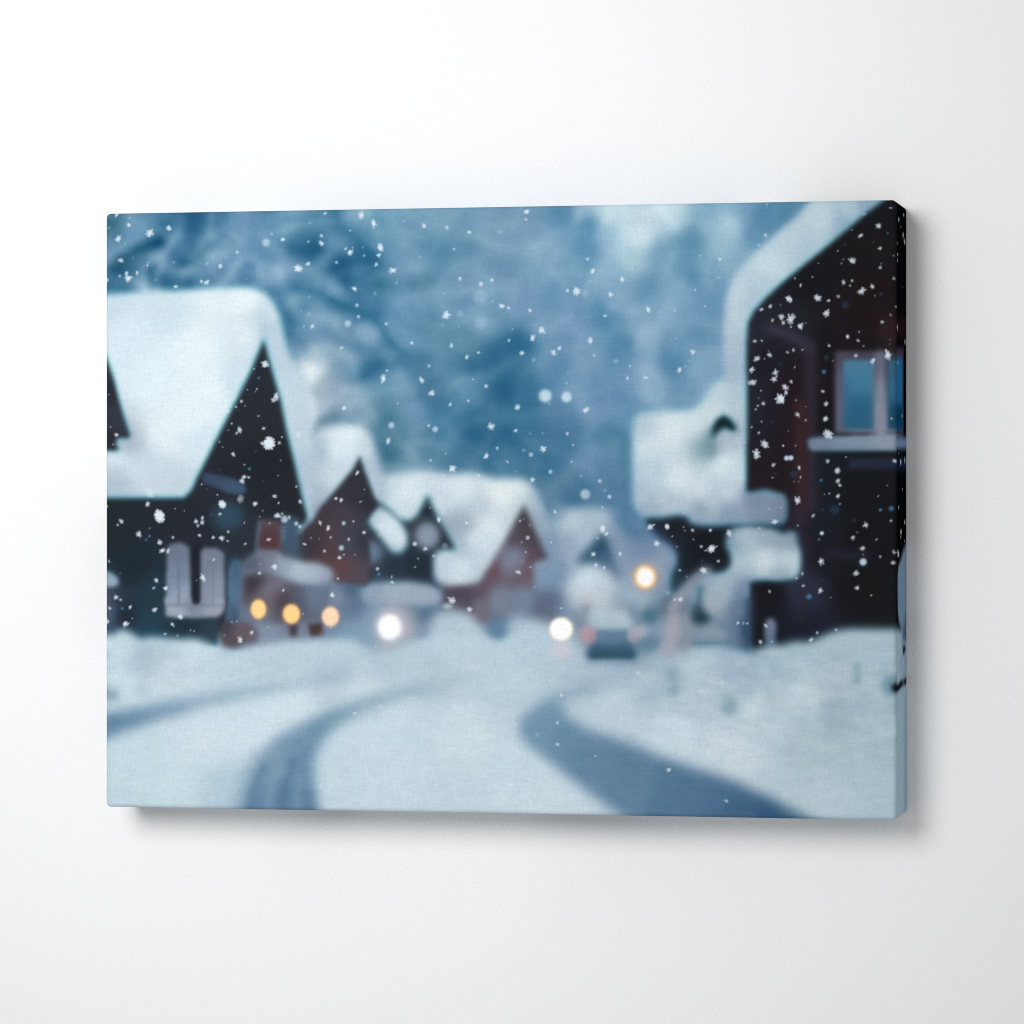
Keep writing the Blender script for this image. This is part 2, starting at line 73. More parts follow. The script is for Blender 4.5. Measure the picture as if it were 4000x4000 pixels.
('area', [(72.2, 182.2), (81.6, 181.6), (105.3, 186.9), (117.3, 186.3), (117.3, 205.9), (72.2, 206.1)], [(74.4, 189.1, 58, 52, 60), (84.9, 191.2, 121, 119, 136), (92.6, 194.3, 73, 63, 66), (100.8, 194.3, 83, 88, 106), (108, 192.7, 102, 118, 137), (78.8, 185.9, 62, 56, 63), (89.3, 188, 109, 106, 121), (78.8, 200.8, 107, 120, 140)], 1.83, 0, 0, 1.0),
('area', [(70, 178), (76.1, 172.6), (81.6, 170.5), (89.3, 171), (95.9, 173.6), (105.4, 176), (110.7, 176.2), (116.2, 178.1), (119.5, 181.5), (118.7, 185.5), (111.8, 187.1), (103.6, 186.6), (95.4, 184.8), (87.1, 181.1), (78.8, 179.5), (72.2, 180.6)], [(76.1, 176.4, 83, 92, 110), (84.9, 174.2, 113, 118, 135), (92.6, 177.4, 142, 156, 173), (101.4, 179.5, 169, 185, 199), (110.7, 181.5, 160, 174, 191), (116.2, 182.6, 142, 155, 174)], 1.54, 0, 0, 1.0),
('area', [(270.2, 111.3), (271, 105), (273.4, 102.4), (279.2, 101.3), (287.1, 101.1), (294.9, 101.4), (300.2, 100.8), (304.9, 96.9), (308.1, 91.2), (312, 87), (317.2, 85.7), (320.9, 84), (329.3, 84), (329.2, 140.9), (336, 139.3), (341.2, 140.2), (346.1, 141.5), (347.8, 145.6), (347.5, 153.9), (343.8, 156.9), (330.8, 157.2), (317.7, 157.4), (307.3, 157.8), (302.3, 157.3), (299.1, 156.2), (297, 153.1), (292.8, 152.6), (287, 154.2), (276, 154.2), (271.7, 149.8), (270.2, 142.5)], [(289.7, 111.3, 216, 228, 233), (274.9, 108.7, 178, 200, 213), (279.2, 117.5, 205, 220, 228), (280.7, 132.1, 184, 206, 218), (292.8, 135.2, 216, 227, 233), (273.9, 142.5, 172, 194, 208), (288.6, 146.6, 175, 193, 207), (278.1, 150.3, 155, 176, 193), (305.4, 149.8, 144, 166, 183), (300.2, 106.2, 209, 224, 229), (308.1, 101.1, 194, 213, 220), (304.4, 139.9, 207, 221, 228), (315.1, 127, 216, 231, 237), (323, 111.5, 178, 192, 208), (309.4, 103.7, 209, 221, 228), (317.7, 141.5, 195, 212, 222), (310.4, 145.6, 183, 202, 213), (317.7, 150.8, 135, 157, 180), (338.6, 148.7, 126, 145, 167), (330.8, 143.6, 122, 140, 162), (344.8, 150.8, 117, 130, 152), (324.5, 132.2, 199, 217, 226), (308.9, 119.2, 123, 157, 168), (316.2, 115.6, 179, 194, 210), (313.6, 92.2, 191, 212, 219), (320.4, 91.7, 177, 198, 211)], 1.83, -0.3, 0, 1.0),
('area', [(308.9, 116.6), (309.6, 110.9), (312.3, 106.5), (315.7, 104.5), (319.1, 106.3), (322.5, 110.2), (323, 113.6), (319.3, 112), (315.7, 110.9), (312.3, 113), (311, 117.7), (310.2, 120.8)], (99, 131, 145), 2.39, 0, 0, 0.8),
('area', [(309.3, 114), (310.3, 109.5), (312.8, 105.5), (315.7, 103.7), (318.9, 105.7), (322.2, 110), (320.6, 111.7), (317.8, 110.5), (316.3, 109.5), (315.2, 110.3), (313.2, 111.7), (311.1, 114.8)], (18, 37, 45), 1.13, 0.5, 0, 1.0),
('line', [(309.6, 113), (309.4, 118.2), (309.6, 121.8)], 2.7, (115, 145, 159), 2.11, 0.75),
('spot', 317.0, 115.3, 3.23, 2.81, (174, 188, 204), 1.73, 0.9),
('area', [(276.2, 154.2), (287, 153.8), (292.8, 152.9), (297.3, 153.3), (299.6, 157), (304.4, 157.9), (307.3, 158), (317.7, 157.8), (346.9, 157), (354.1, 160.1), (354.1, 165.7), (333.4, 173.5), (319.8, 179.8), (310.4, 181.3), (303.3, 180.8), (299.1, 185), (294.9, 189.7), (290.7, 190.8), (289.4, 186.1), (290.2, 180.9), (293.1, 175.7), (292.5, 170.5), (289.7, 167.1), (284.9, 164.8), (281.2, 160.7)], [(279.1, 157, 35, 44, 55), (289.7, 160.7, 28, 32, 38), (285.4, 164.3, 52, 66, 88), (305.4, 168.4, 27, 29, 34), (300.1, 178.8, 27, 34, 42), (292.8, 185, 35, 61, 76)], 1.4, 0.5, 0, 1.0),
('line', [(307, 180.8), (301.2, 185), (293.8, 193.3), (290.7, 197.5)], 6.21, [(303.3, 183.4, 129, 138, 155), (294.9, 192.3, 143, 150, 167)], 1.68, 1.0),
('area', [(301.2, 190.7), (304.9, 189.1), (303.3, 202.6), (308.5, 202.6), (310.6, 200), (305.4, 196.9), (301.7, 203.7), (300.1, 203.7)], (27, 61, 73), 1.54, 0, 0, 1.0),
('area', [(395.5, -18.1), (372.4, -18.5), (357.4, 0.5), (352.2, 6.6), (343.9, 13.4), (336.1, 20.3), (328.3, 27.4), (322.2, 34.1), (318.6, 40.5), (316.8, 47.7), (315.8, 58), (315.7, 73.6), (316.5, 87), (329.3, 89.2), (333.4, 63.4), (343.9, 42.9), (395.5, 5)], [(364.6, 8.6, 191, 214, 224), (377.5, 3.7, 178, 203, 216), (338.7, 29.9, 197, 219, 229), (346.5, 21.2, 187, 211, 222), (323, 45.2, 191, 213, 224), (322, 68.5, 173, 193, 208), (354.2, 25.5, 176, 200, 214), (374.9, 11.4, 147, 177, 197), (385.2, 2.8, 145, 173, 195), (336.6, 42.8, 180, 205, 218), (320.9, 58.1, 184, 206, 218), (324.6, 81.4, 166, 187, 204), (319.9, 84, 166, 189, 206), (329.3, 47.8, 174, 198, 213)], 1.68, 0, 0, 1.0),
('area', [(395, -0.6), (385.2, 6.6), (374.9, 15.1), (364.6, 23.5), (354.2, 31.7), (343.9, 40), (336.6, 46.6), (330.6, 53), (327.8, 58.9), (327, 68.5), (327.3, 96), (327.1, 127), (327, 141), (329.2, 141), (336, 139.7), (341.2, 141), (345.6, 142.3), (347.4, 145.6), (347.1, 153.9), (344.8, 157.5), (346.9, 160.1), (351.8, 161.1), (353.1, 170.4), (353.1, 178.6), (351, 183.3), (328.1, 184.1), (328.1, 195.8), (329.2, 223.8), (526.7, 222.1), (527, -20.3), (395, -22.9)], [(359.4, 37.9, 27, 28, 32), (338.6, 73.8, 33, 32, 40), (387.8, 60.3, 33, 25, 28), (394.5, 63.5, 49, 34, 36), (382.6, 63.4, 33, 27, 30), (395.5, 28.1, 30, 28, 31), (395.5, 5, 27, 28, 31), (367.1, 74, 28, 26, 31), (349, 61, 36, 36, 44), (330.8, 63.4, 39, 42, 52), (387.8, 70.1, 26, 25, 28), (351.6, 89.3, 37, 28, 34), (395.5, 46.1, 32, 26, 28), (338.6, 106.4, 34, 32, 41), (330.8, 101.2, 36, 38, 48), (348, 111.6, 36, 29, 35), (367.1, 104, 25, 25, 30), (380, 137.4, 27, 28, 32), (380, 186.2, 28, 28, 31), (341.2, 134.8, 36, 30, 35), (364.5, 132.3, 27, 34, 40), (359.3, 155.4, 29, 34, 42), (364.5, 173.4, 28, 32, 38), (354.1, 168.3, 42, 34, 43), (354.1, 186.3, 47, 52, 71), (385.1, 163.1, 26, 27, 30), (338.6, 189, 27, 27, 33), (332.3, 212.4, 26, 28, 33), (354.1, 210.2, 31, 34, 47)], 1.13, 0.7, 0, 1.0),
('line', [(339.7, 61.6), (347, 64.6), (352.7, 67.4), (357.3, 71.4)], 4.86, (61, 59, 76), 1.83, 0.8),
('line', [(358.1, 70.3), (358.6, 84.2), (358.6, 147.7)], 5.13, (52, 46, 59), 1.97, 0.85),
('line', [(353.7, 99.3), (353.7, 121.9), (354.2, 153.9)], 5.4, (64, 41, 45), 2.39, 0.85),
('line', [(352.6, 150.3), (354.1, 168.3), (353.6, 195.7), (353.6, 201.8)], 4.59, (46, 44, 58), 2.11, 0.7),
('area', [(370.5, 73), (403.2, 73.3), (426.2, 73.5), (426.1, 112.9), (370.5, 112.6)], [(372.3, 75.1, 77, 73, 89), (372.3, 86.9, 89, 92, 113), (385.2, 74.2, 73, 70, 86), (400.6, 74.3, 59, 55, 68), (372.8, 107.5, 93, 98, 120), (385.2, 111.1, 121, 130, 152)], 1.07, 0.3, 0, 1.0),
('area', [(374.4, 77.2), (389.6, 77.3), (389.5, 110.9), (374.3, 110.8)], [(381.6, 80.3, 75, 126, 155), (381.6, 89.6, 66, 124, 156), (381.6, 99.8, 44, 98, 130), (381.6, 108.6, 47, 97, 127), (375.4, 94.7, 57, 108, 139)], 0.95, 0, 0, 1.0),
('line', [(392.4, 75.8), (392.4, 112.2)], 5.13, [(392.4, 79.4, 105, 113, 132), (392.4, 92.2, 131, 142, 158), (392.4, 107.6, 139, 144, 161)], 1.54, 1.0),
('area', [(396, 77.1), (403.7, 77.2), (416, 77.3), (415.9, 111), (396, 110.9)], [(399.1, 80.4, 58, 99, 128), (399, 92.2, 54, 106, 139), (399, 104, 29, 75, 102), (399, 109.2, 35, 79, 103)], 0.95, 0, 0, 1.0),
('area', [(357, 115.8), (359.4, 114.6), (372.3, 114), (385.2, 113.6), (395.4, 112.9), (415.9, 113), (415.9, 121.4), (359.4, 121.4), (357.3, 119.9)], [(361.9, 117.8, 114, 130, 152), (380, 116.4, 134, 150, 169), (395.4, 116.4, 140, 154, 172), (380, 120, 113, 139, 162)], 0.89, -0.3, 0, 1.0),
('area', [(376.9, 125.1), (415.9, 124.4), (415.9, 130.3), (376.9, 130)], (39, 46, 64), 1.07, 0, 0, 1.0),
('area', [(366, 169.8), (388.2, 169.5), (387.7, 173.4), (366, 173.9)], (39, 42, 55), 1.54, 0, 0, 0.8),
('area', [(316.4, 166.8), (317.5, 161.1), (320.9, 158.4), (327.1, 157.6), (336.5, 158.4), (342.2, 159.8), (344.8, 161.5), (349, 160), (351.6, 161.2), (352.3, 167.3), (353.6, 170.9), (353.7, 177.1), (352.3, 182.7), (343.8, 184.1), (333.4, 183.6), (328.1, 184.9), (327.6, 195.8), (315.1, 202.5), (299.4, 202.1), (298.9, 189.2), (307.2, 181.9), (316.7, 180.8), (319.5, 176.7), (319, 172)], [(325, 164.2, 172, 192, 205), (336.5, 174.5, 207, 221, 228), (349, 174.5, 193, 211, 220), (349, 163.7, 138, 158, 177), (339.6, 163.2, 149, 169, 184), (318.8, 165.3, 124, 157, 177), (322.9, 176.6, 177, 198, 211), (315.1, 188.6, 168, 190, 205), (306.2, 189.1, 142, 169, 187), (324.5, 189, 123, 145, 171), (310.4, 196.9, 142, 156, 173), (324, 196.8, 98, 120, 149), (343.8, 182.2, 154, 174, 188)], 1.4, -0.4, 0, 1.0),
('line', [(320.3, 183.9), (313, 190.6)], 8.1, (162, 183, 195), 2.81, 0.8),
('line', [(324.5, 188), (324.5, 198.9)], 4.86, (111, 135, 160), 2.81, 0.7),
('spot', 309.6, 194.0, 5.84, 5.94, (165, 179, 191), 1.84, 0.9),
('line', [(304.1, 189.1), (303.3, 196.9), (306.2, 201.6)], 3.24, (56, 97, 117), 1.83, 0.75),
('line', [(315.1, 207.2), (319.8, 208.2)], 4.32, (91, 123, 148), 2.39, 0.8),
('line', [(326, 205.6), (326.6, 209.2)], 3.24, (47, 79, 99), 1.83, 0.8),
('line', [(306.2, 209.3), (314, 209.5)], 3.78, (141, 160, 177), 2.25, 0.8),
('area', [(335.9, 205.2), (337.5, 202.8), (340.1, 202.8), (341.7, 205.1), (341.4, 211.3), (341.1, 215.5), (337, 216), (335.8, 211.4)], [(338.5, 206.2, 119, 128, 152), (338.5, 209.3, 107, 120, 144), (338.5, 213.9, 78, 107, 133)], 1.07, 0, 0, 1.0),
('line', [(327.9, 195.4), (327.9, 218.1)], 3.24, (55, 76, 106), 1.83, 0.8),
('line', [(300.9, 215), (310.4, 214.9), (319.3, 214.7)], 1.51, (82, 123, 138), 0.98, 0.8),
('area', [(300.9, 195), (303.3, 197), (305.4, 200.1), (309.6, 204.2), (305.4, 205.5), (302, 206.3), (300.4, 202.2)], (27, 53, 65), 2.04, 0, 0, 1.0),
('area', [(166.9, 218.8), (168, 209.9), (169.6, 204.1), (172.3, 201.1), (176.6, 199.5), (184.1, 199.5), (189.5, 202.1), (194.4, 206.8), (199.7, 212.3), (199.7, 218.6)], [(177.1, 204.5, 175, 196, 210), (186.8, 209.7, 179, 200, 212), (177.1, 212.4, 179, 200, 212)], 2.53, 0, 0, 1.0),
('area', [(206.2, 219), (207.2, 210.1), (208.9, 205.4), (208.4, 203), (213.2, 202), (220.7, 203.5), (228.7, 205.3), (239.4, 211.5), (243.1, 218.7)], [(213.2, 206.9, 172, 194, 208), (220.7, 211.1, 182, 202, 214), (231.4, 212, 171, 194, 206)], 2.67, 0, 0, 1.0),
('area', [(-24.4, 213.9), (-1.9, 212.8), (4.3, 212.7), (6.8, 210.5), (10.8, 210.4), (14.1, 212.1), (17.5, 214.2), (19.7, 214.6), (23.3, 213.5), (31.7, 214.1), (40.1, 214.7), (45.6, 214.2), (50.1, 215), (53.9, 216.8), (58.4, 218.7), (62.3, 220.3), (70.6, 220.1), (78.8, 217.9), (87.1, 216.4), (95.3, 215.1), (105.3, 214.5), (113.6, 214.5), (121.8, 213.8), (131.6, 214.3), (138.1, 217.5), (143.6, 219), (151.7, 217.9), (159.8, 214.4), (168, 213.5), (176.1, 211.9), (186.8, 211.8), (197.6, 213.3), (205.1, 213.8), (208.4, 211.7), (220.7, 209.5), (228.7, 209.4), (239.4, 213), (245.2, 217.2), (247.3, 225.5), (272.8, 225.3), (278.6, 221.6), (286.5, 222.5), (291.7, 219.9), (297.5, 217.8), (307.2, 217.7), (313.5, 217.3), (320.3, 217.9), (327.1, 219.7), (330.2, 218.1), (333.3, 217.3), (336.5, 215.7), (339.6, 215.1), (343.7, 215.8), (347.9, 214.5), (351.5, 213.6), (356.7, 214.1), (361.9, 212.2), (367, 209.7), (372.2, 208.1), (377.4, 207.3), (385.1, 207.5), (441.3, 206.5), (441.2, 360.5), (456.4, 354.7), (-24.4, 366.3)], [(3.7, 221.7, 191, 212, 223), (20.5, 225.3, 180, 201, 213), (31.7, 235.9, 194, 212, 222), (70.6, 227, 185, 206, 218), (9.4, 232.4, 198, 217, 227), (53.9, 263.9, 206, 221, 230), (14.9, 276.7, 196, 217, 227), (37.3, 282.8, 199, 219, 227), (87.1, 226.9, 183, 203, 215), (95.3, 247.5, 207, 223, 231), (65, 290.9, 180, 204, 217), (3.7, 293, 194, 215, 225), (20.5, 243, 196, 215, 225), (81.6, 258.3, 207, 223, 232), (159.8, 223.1, 180, 201, 213), (121.8, 222.3, 183, 203, 215), (121.8, 230.8, 174, 194, 208), (132.7, 238.1, 196, 214, 223), (177.1, 209.8, 188, 208, 220), (186.8, 222.9, 187, 206, 218), (154.4, 254.7, 199, 217, 227), (154.4, 281.1, 201, 218, 228), (186.8, 262.2, 204, 220, 227), (200.3, 234.3, 187, 207, 219), (119, 279, 196, 216, 226), (170.6, 230.9, 178, 199, 212), (176, 293.9, 196, 214, 224), (138.1, 276, 200, 217, 227), (143.6, 223.2, 176, 198, 211), (226.1, 228.8, 181, 202, 214), (220.7, 212.1, 180, 203, 217), (247.3, 229.6, 174, 194, 208), (276.4, 233.5, 174, 196, 210), (300.1, 225, 183, 204, 215), (263.2, 248.2, 192, 211, 222), (292.2, 260.9, 202, 220, 229), (305.4, 242.6, 185, 204, 216), (226, 288.4, 203, 220, 229), (212.7, 238.3, 187, 207, 219), (213.2, 275, 200, 218, 228), (287, 227.2, 165, 189, 203), (276.5, 223.1, 152, 176, 191), (333.3, 254.8, 194, 212, 221), (320.3, 267.8, 207, 221, 230), (374.8, 232.7, 178, 198, 211), (385, 254.1, 179, 201, 212), (390.2, 284.8, 185, 207, 217), (385.1, 218.2, 176, 199, 212), (354.1, 245.2, 195, 212, 221), (343.7, 222.7, 174, 198, 211), (359.2, 264.7, 179, 201, 212), (364.4, 290.4, 191, 211, 220), (322.9, 223.9, 163, 187, 204), (369.6, 250.2, 169, 191, 204), (395.3, 259.1, 174, 197, 209)], 1.9, -0.25, 0, 1.0),
('line', [(1.5, 243.2), (4.3, 243.7)], 4.32, (131, 160, 176), 2.11, 0.8),
('line', [(-18.7, 243.9), (0.4, 243.2)], 5.94, (131, 160, 176), 2.11, 0.8),
('spot', 19.4, 240.3, 3.89, 3.78, (166, 189, 201), 2.16, 0.6),
('spot', 19.4, 225.3, 6.67, 6.48, (164, 187, 201), 3.24, 0.6),
('line', [(381, 225.9), (381.2, 232.6)], 3.24, (133, 168, 180), 1.68, 0.75),
('spot', 319.0, 245.6, 3.89, 4.59, (136, 165, 178), 1.84, 0.7),
('line', [(290.4, 229.8), (290.9, 237.6)], 3.78, (132, 161, 174), 2.11, 0.7),
('spot', 351.5, 252.5, 6.67, 2.7, (164, 188, 201), 2.7, 0.6),
('spot', 369.6, 248.1, 5.01, 5.94, (162, 187, 201), 3.24, 0.5),
('line', [(132.7, 213.8), (140.3, 218)], 3.78, (128, 154, 175), 2.53, 0.7),
('area', [(-24.4, 256.9), (-1.9, 252.8), (14.9, 250.2), (31.7, 247.1), (53.9, 242.6), (81.6, 237.8), (105.3, 233.9), (132.7, 229.1), (132.7, 231.5), (105.3, 238.1), (81.6, 242.3), (53.9, 247.7), (31.7, 254.3), (14.9, 259.9), (6.5, 263.2), (-1.9, 266.5), (-24.4, 274.6)], [(0.9, 259.2, 96, 131, 159), (14.9, 254.8, 104, 139, 165), (31.7, 250.3, 115, 147, 172), (53.9, 244.7, 132, 162, 182), (81.6, 239.7, 147, 175, 192), (103.6, 235.7, 158, 182, 196), (132.7, 230.7, 168, 190, 204)], 2.95, 0, 1, 1.0),
('area', [(63.9, 319.7), (68.9, 300), (72.2, 290.3), (75.2, 280.1), (81.6, 270.5), (89.3, 263.5), (98.1, 258.9), (105.3, 255.8), (113.5, 251.5), (127.2, 246.9), (143.5, 241.4), (159.8, 237), (176, 233.7), (192.2, 231.5), (192.2, 232.8), (170.6, 238.5), (154.4, 243.1), (140.8, 247.2), (129.9, 251.9), (119, 258.9), (111.4, 267.4), (108.6, 276.5), (109.4, 287), (111.3, 299.3), (115.2, 318.7)], [(110.8, 260.5, 109, 144, 168), (121.7, 253.5, 116, 151, 172), (138.1, 246, 129, 161, 180), (154.4, 241, 140, 169, 185), (170.6, 236.1, 158, 183, 196), (186.8, 233.4, 169, 191, 205), (105.3, 276.5, 104, 139, 167), (107, 296.6, 90, 123, 154), (100.8, 263.3, 116, 149, 172), (87.1, 274.1, 125, 155, 177), (81.6, 287.5, 112, 145, 170), (92.6, 296.8, 96, 129, 158), (78.8, 298.1, 96, 131, 159), (100.8, 276.6, 112, 145, 171), (100.8, 296.7, 102, 135, 164)], 2.95, 0, 1, 1.0),
('line', [(73.3, 314.2), (75.8, 299.9), (77.7, 289.7), (82.7, 278.4)], 3.24, (86, 121, 152), 1.97, 0.85),
('line', [(83.8, 314), (84.9, 299.7), (87.1, 287.4), (92.6, 276.7)], 3.24, (128, 159, 182), 2.39, 0.7),
('line', [(98.6, 313.7), (99.7, 299.5), (101.4, 284.5)], 2.7, (126, 157, 182), 2.39, 0.55),
('line', [(92, 313.8), (92.6, 299.6), (94, 287.3), (98.1, 276.6)], 2.7, (86, 119, 151), 1.97, 0.8),
('line', [(65, 309), (70, 298.3), (72.7, 284.9), (78.8, 274.2)], 6.48, (156, 182, 199), 3.51, 0.5),
('area', [(271.2, 228.9), (252.6, 233), (239.4, 237.8), (228.7, 242.1), (220.7, 246.9), (215.6, 251.9), (212.9, 256.7), (213.7, 261.1), (218, 266.3), (226, 271.7), (234, 277.8), (242, 283.9), (252.6, 291.6), (260.6, 296.9), (276.4, 307.8), (379.9, 313.2), (367, 303.2), (359.2, 300.8), (353, 297.5), (343.7, 292.8), (333.3, 287.5), (322.9, 283), (307.2, 277.6), (300.1, 276.1), (284.3, 270.3), (268.5, 264), (255.3, 259.9), (244.7, 256.3), (238.3, 251.9), (235.6, 247), (236.7, 243.6), (242, 240.9), (255.3, 236.1), (271.2, 231.5)], [(257.9, 233.7, 153, 179, 196), (242, 239.6, 139, 167, 186), (223.4, 251.3, 116, 150, 174), (220.7, 259.2, 116, 151, 175), (236.7, 261.6, 104, 139, 167), (252.6, 271.8, 102, 135, 163), (268.5, 274.2, 98, 131, 159), (300.1, 288.2, 84, 119, 150), (268.5, 292.4, 100, 133, 161), (289.6, 294.6, 88, 123, 153), (312.4, 288.6, 80, 115, 146), (322.9, 293.6, 70, 106, 139), (341.1, 297.5, 58, 95, 130)], 2.95, 0, 1, 1.0),
('crusts', 212.0),
('line', [(247.4, 198.9), (245, 206.2)], 4.32, (114, 130, 146), 2.39, 0.7),
('line', [(270.1, 199.3), (274.4, 205.5)], 3.78, (107, 135, 155), 2.11, 0.7),
('area', [(249.5, 199.9), (266.4, 199.3), (270.1, 205.5), (269.6, 208.6), (250.5, 208.8), (247.4, 206.2)], [(253.7, 202, 186, 205, 215), (263.3, 201.9, 179, 198, 210), (258, 206.6, 167, 190, 204), (250, 206.2, 155, 178, 192)], 2.11, 0, 0, 1.0),
('area', [(251.3, 208.8), (268.5, 208.6), (269.6, 214.9), (251.1, 215)], (98, 130, 155), 1.13, 0, 0, 1.0),
('area', [(249.7, 214.5), (270.1, 214.4), (272.2, 218), (272.2, 222.7), (248.1, 222.9), (248.1, 218.7)], [(260.1, 216.5, 70, 103, 130), (260.1, 220.7, 52, 85, 110)], 1.68, 0, 0, 1.0),
('line', [(250.8, 221.8), (269.9, 221.6)], 2.59, (39, 71, 91), 1.83, 1.0),
('line', [(249.5, 225.5), (271.7, 225.3)], 1.62, (139, 165, 185), 1.83, 0.7),
('spot', 248.5, 211.1, 4.0, 4.1, [(247.4, 210.4, 192, 161, 171), (249.5, 212.4, 168, 134, 147)], 1.4, 0.9),
('spot', 272.0, 211.0, 3.89, 3.78, (173, 167, 182), 0.97, 0.85),
('spot', 275.4, 209.1, 2.78, 2.7, (187, 187, 202), 1.3, 0.6),
('spot', 279.1, 201.8, 3.23, 2.7, (78, 115, 135), 1.4, 1.0),
('line', [(274.9, 215.9), (281.2, 214.8)], 4.86, (97, 129, 152), 2.39, 0.8),
('line', [(290.9, 202.8), (290.7, 211.6), (288.6, 218.9)], 5.4, (170, 169, 182), 2.39, 0.9),
('line', [(297, 208.5), (295.9, 217.8)], 4.32, (133, 144, 160), 2.39, 0.6),
('area', [(59.5, 206.3), (65, 205.8), (76.1, 206.2), (79.9, 210.5), (79.7, 215.5), (70, 217.7), (69.4, 219), (61.1, 218), (60, 212.2)], [(63.4, 207.9, 62, 62, 70), (70.6, 210.5, 100, 89, 99), (66.1, 216.9, 84, 73, 80), (77.2, 213.1, 97, 89, 100)], 1.4, 0, 0, 1.0),
('area', [(95.9, 206.6), (100.8, 206.6), (100.3, 213), (96.4, 213)], (71, 63, 70), 1.07, 0, 0, 1.0),
('area', [(105.9, 206.8), (113.3, 206.3), (113.6, 212.1), (107, 212.9)], (69, 59, 61), 0.95, 0, 0, 1.0),
('spot', 112.7, 211.0, 0.78, 0.76, (154, 105, 80), 0.43, 0.6),
('area', [(189.8, 194.5), (198.7, 194.4), (198.1, 204.4), (194.4, 205), (191.1, 200.3)], (111, 107, 120), 1.68, 0, 0, 1.0),
('area', [(197.6, 207), (205.6, 208), (207.2, 212.2), (198.7, 211.7)], (94, 127, 155), 1.83, 0, 0, 1.0),
('area', [(72.2, 190.3), (89.3, 191.3), (89.3, 198.2), (72.2, 198.3)], (95, 85, 92), 2.39, 0, 0, 0.5),
('spot', 80.2, 199.6, 4.51, 5.35, (177, 120, 80), 0.65, 0.55),
('spot', 80.2, 199.6, 3.89, 4.75, (252, 214, 148), 0.54, 1.0),
('spot', 97.3, 201.9, 4.95, 5.35, (177, 120, 85), 0.65, 0.55),
('spot', 97.3, 201.9, 4.34, 4.75, (251, 212, 142), 0.54, 1.0),
('spot', 117.5, 203.1, 4.84, 5.35, (189, 152, 142), 0.65, 0.55),
('spot', 117.5, 203.1, 4.23, 4.75, (251, 217, 181), 0.54, 1.0),
('spot', 148.4, 207.9, 8.34, 8.91, (196, 196, 207), 1.94, 0.8),
('spot', 150.6, 203.6, 8.34, 5.94, (178, 176, 186), 2.38, 0.45),
('spot', 145.7, 217.4, 4.45, 2.16, (184, 182, 190), 1.4, 0.6),
('spot', 147.9, 208.1, 6.01, 6.26, (255, 255, 255), 0.97, 1.0),
('spot', 147.9, 208.1, 3.34, 3.56, (255, 255, 255), 1.08, 1.0),
('spot', 234.9, 208.6, 6.23, 6.05, (255, 232, 200), 0.65, 0.7),
('spot', 234.9, 208.6, 5.34, 5.29, (255, 255, 255), 0.49, 1.0),
('spot', 234.6, 219.3, 4.73, 4.21, (205, 203, 212), 1.19, 0.85),
('spot', 276.9, 182.8, 8.34, 8.37, (175, 168, 174), 2.16, 0.6),
('spot', 276.9, 182.8, 5.56, 5.83, (241, 190, 126), 0.76, 1.0),
('spot', 276.9, 182.8, 4.23, 4.54, (255, 255, 255), 0.7, 1.0),
('spot', 177.4, 197.6, 2.34, 1.51, (184, 210, 215), 0.65, 0.7),
('spot', 398.4, 235.0, 5.28, 5.13, (99, 139, 158), 1.84, 0.75),
('spot', 400.5, 235.9, 2.56, 2.16, (15, 24, 28), 0.86, 1.0)
]

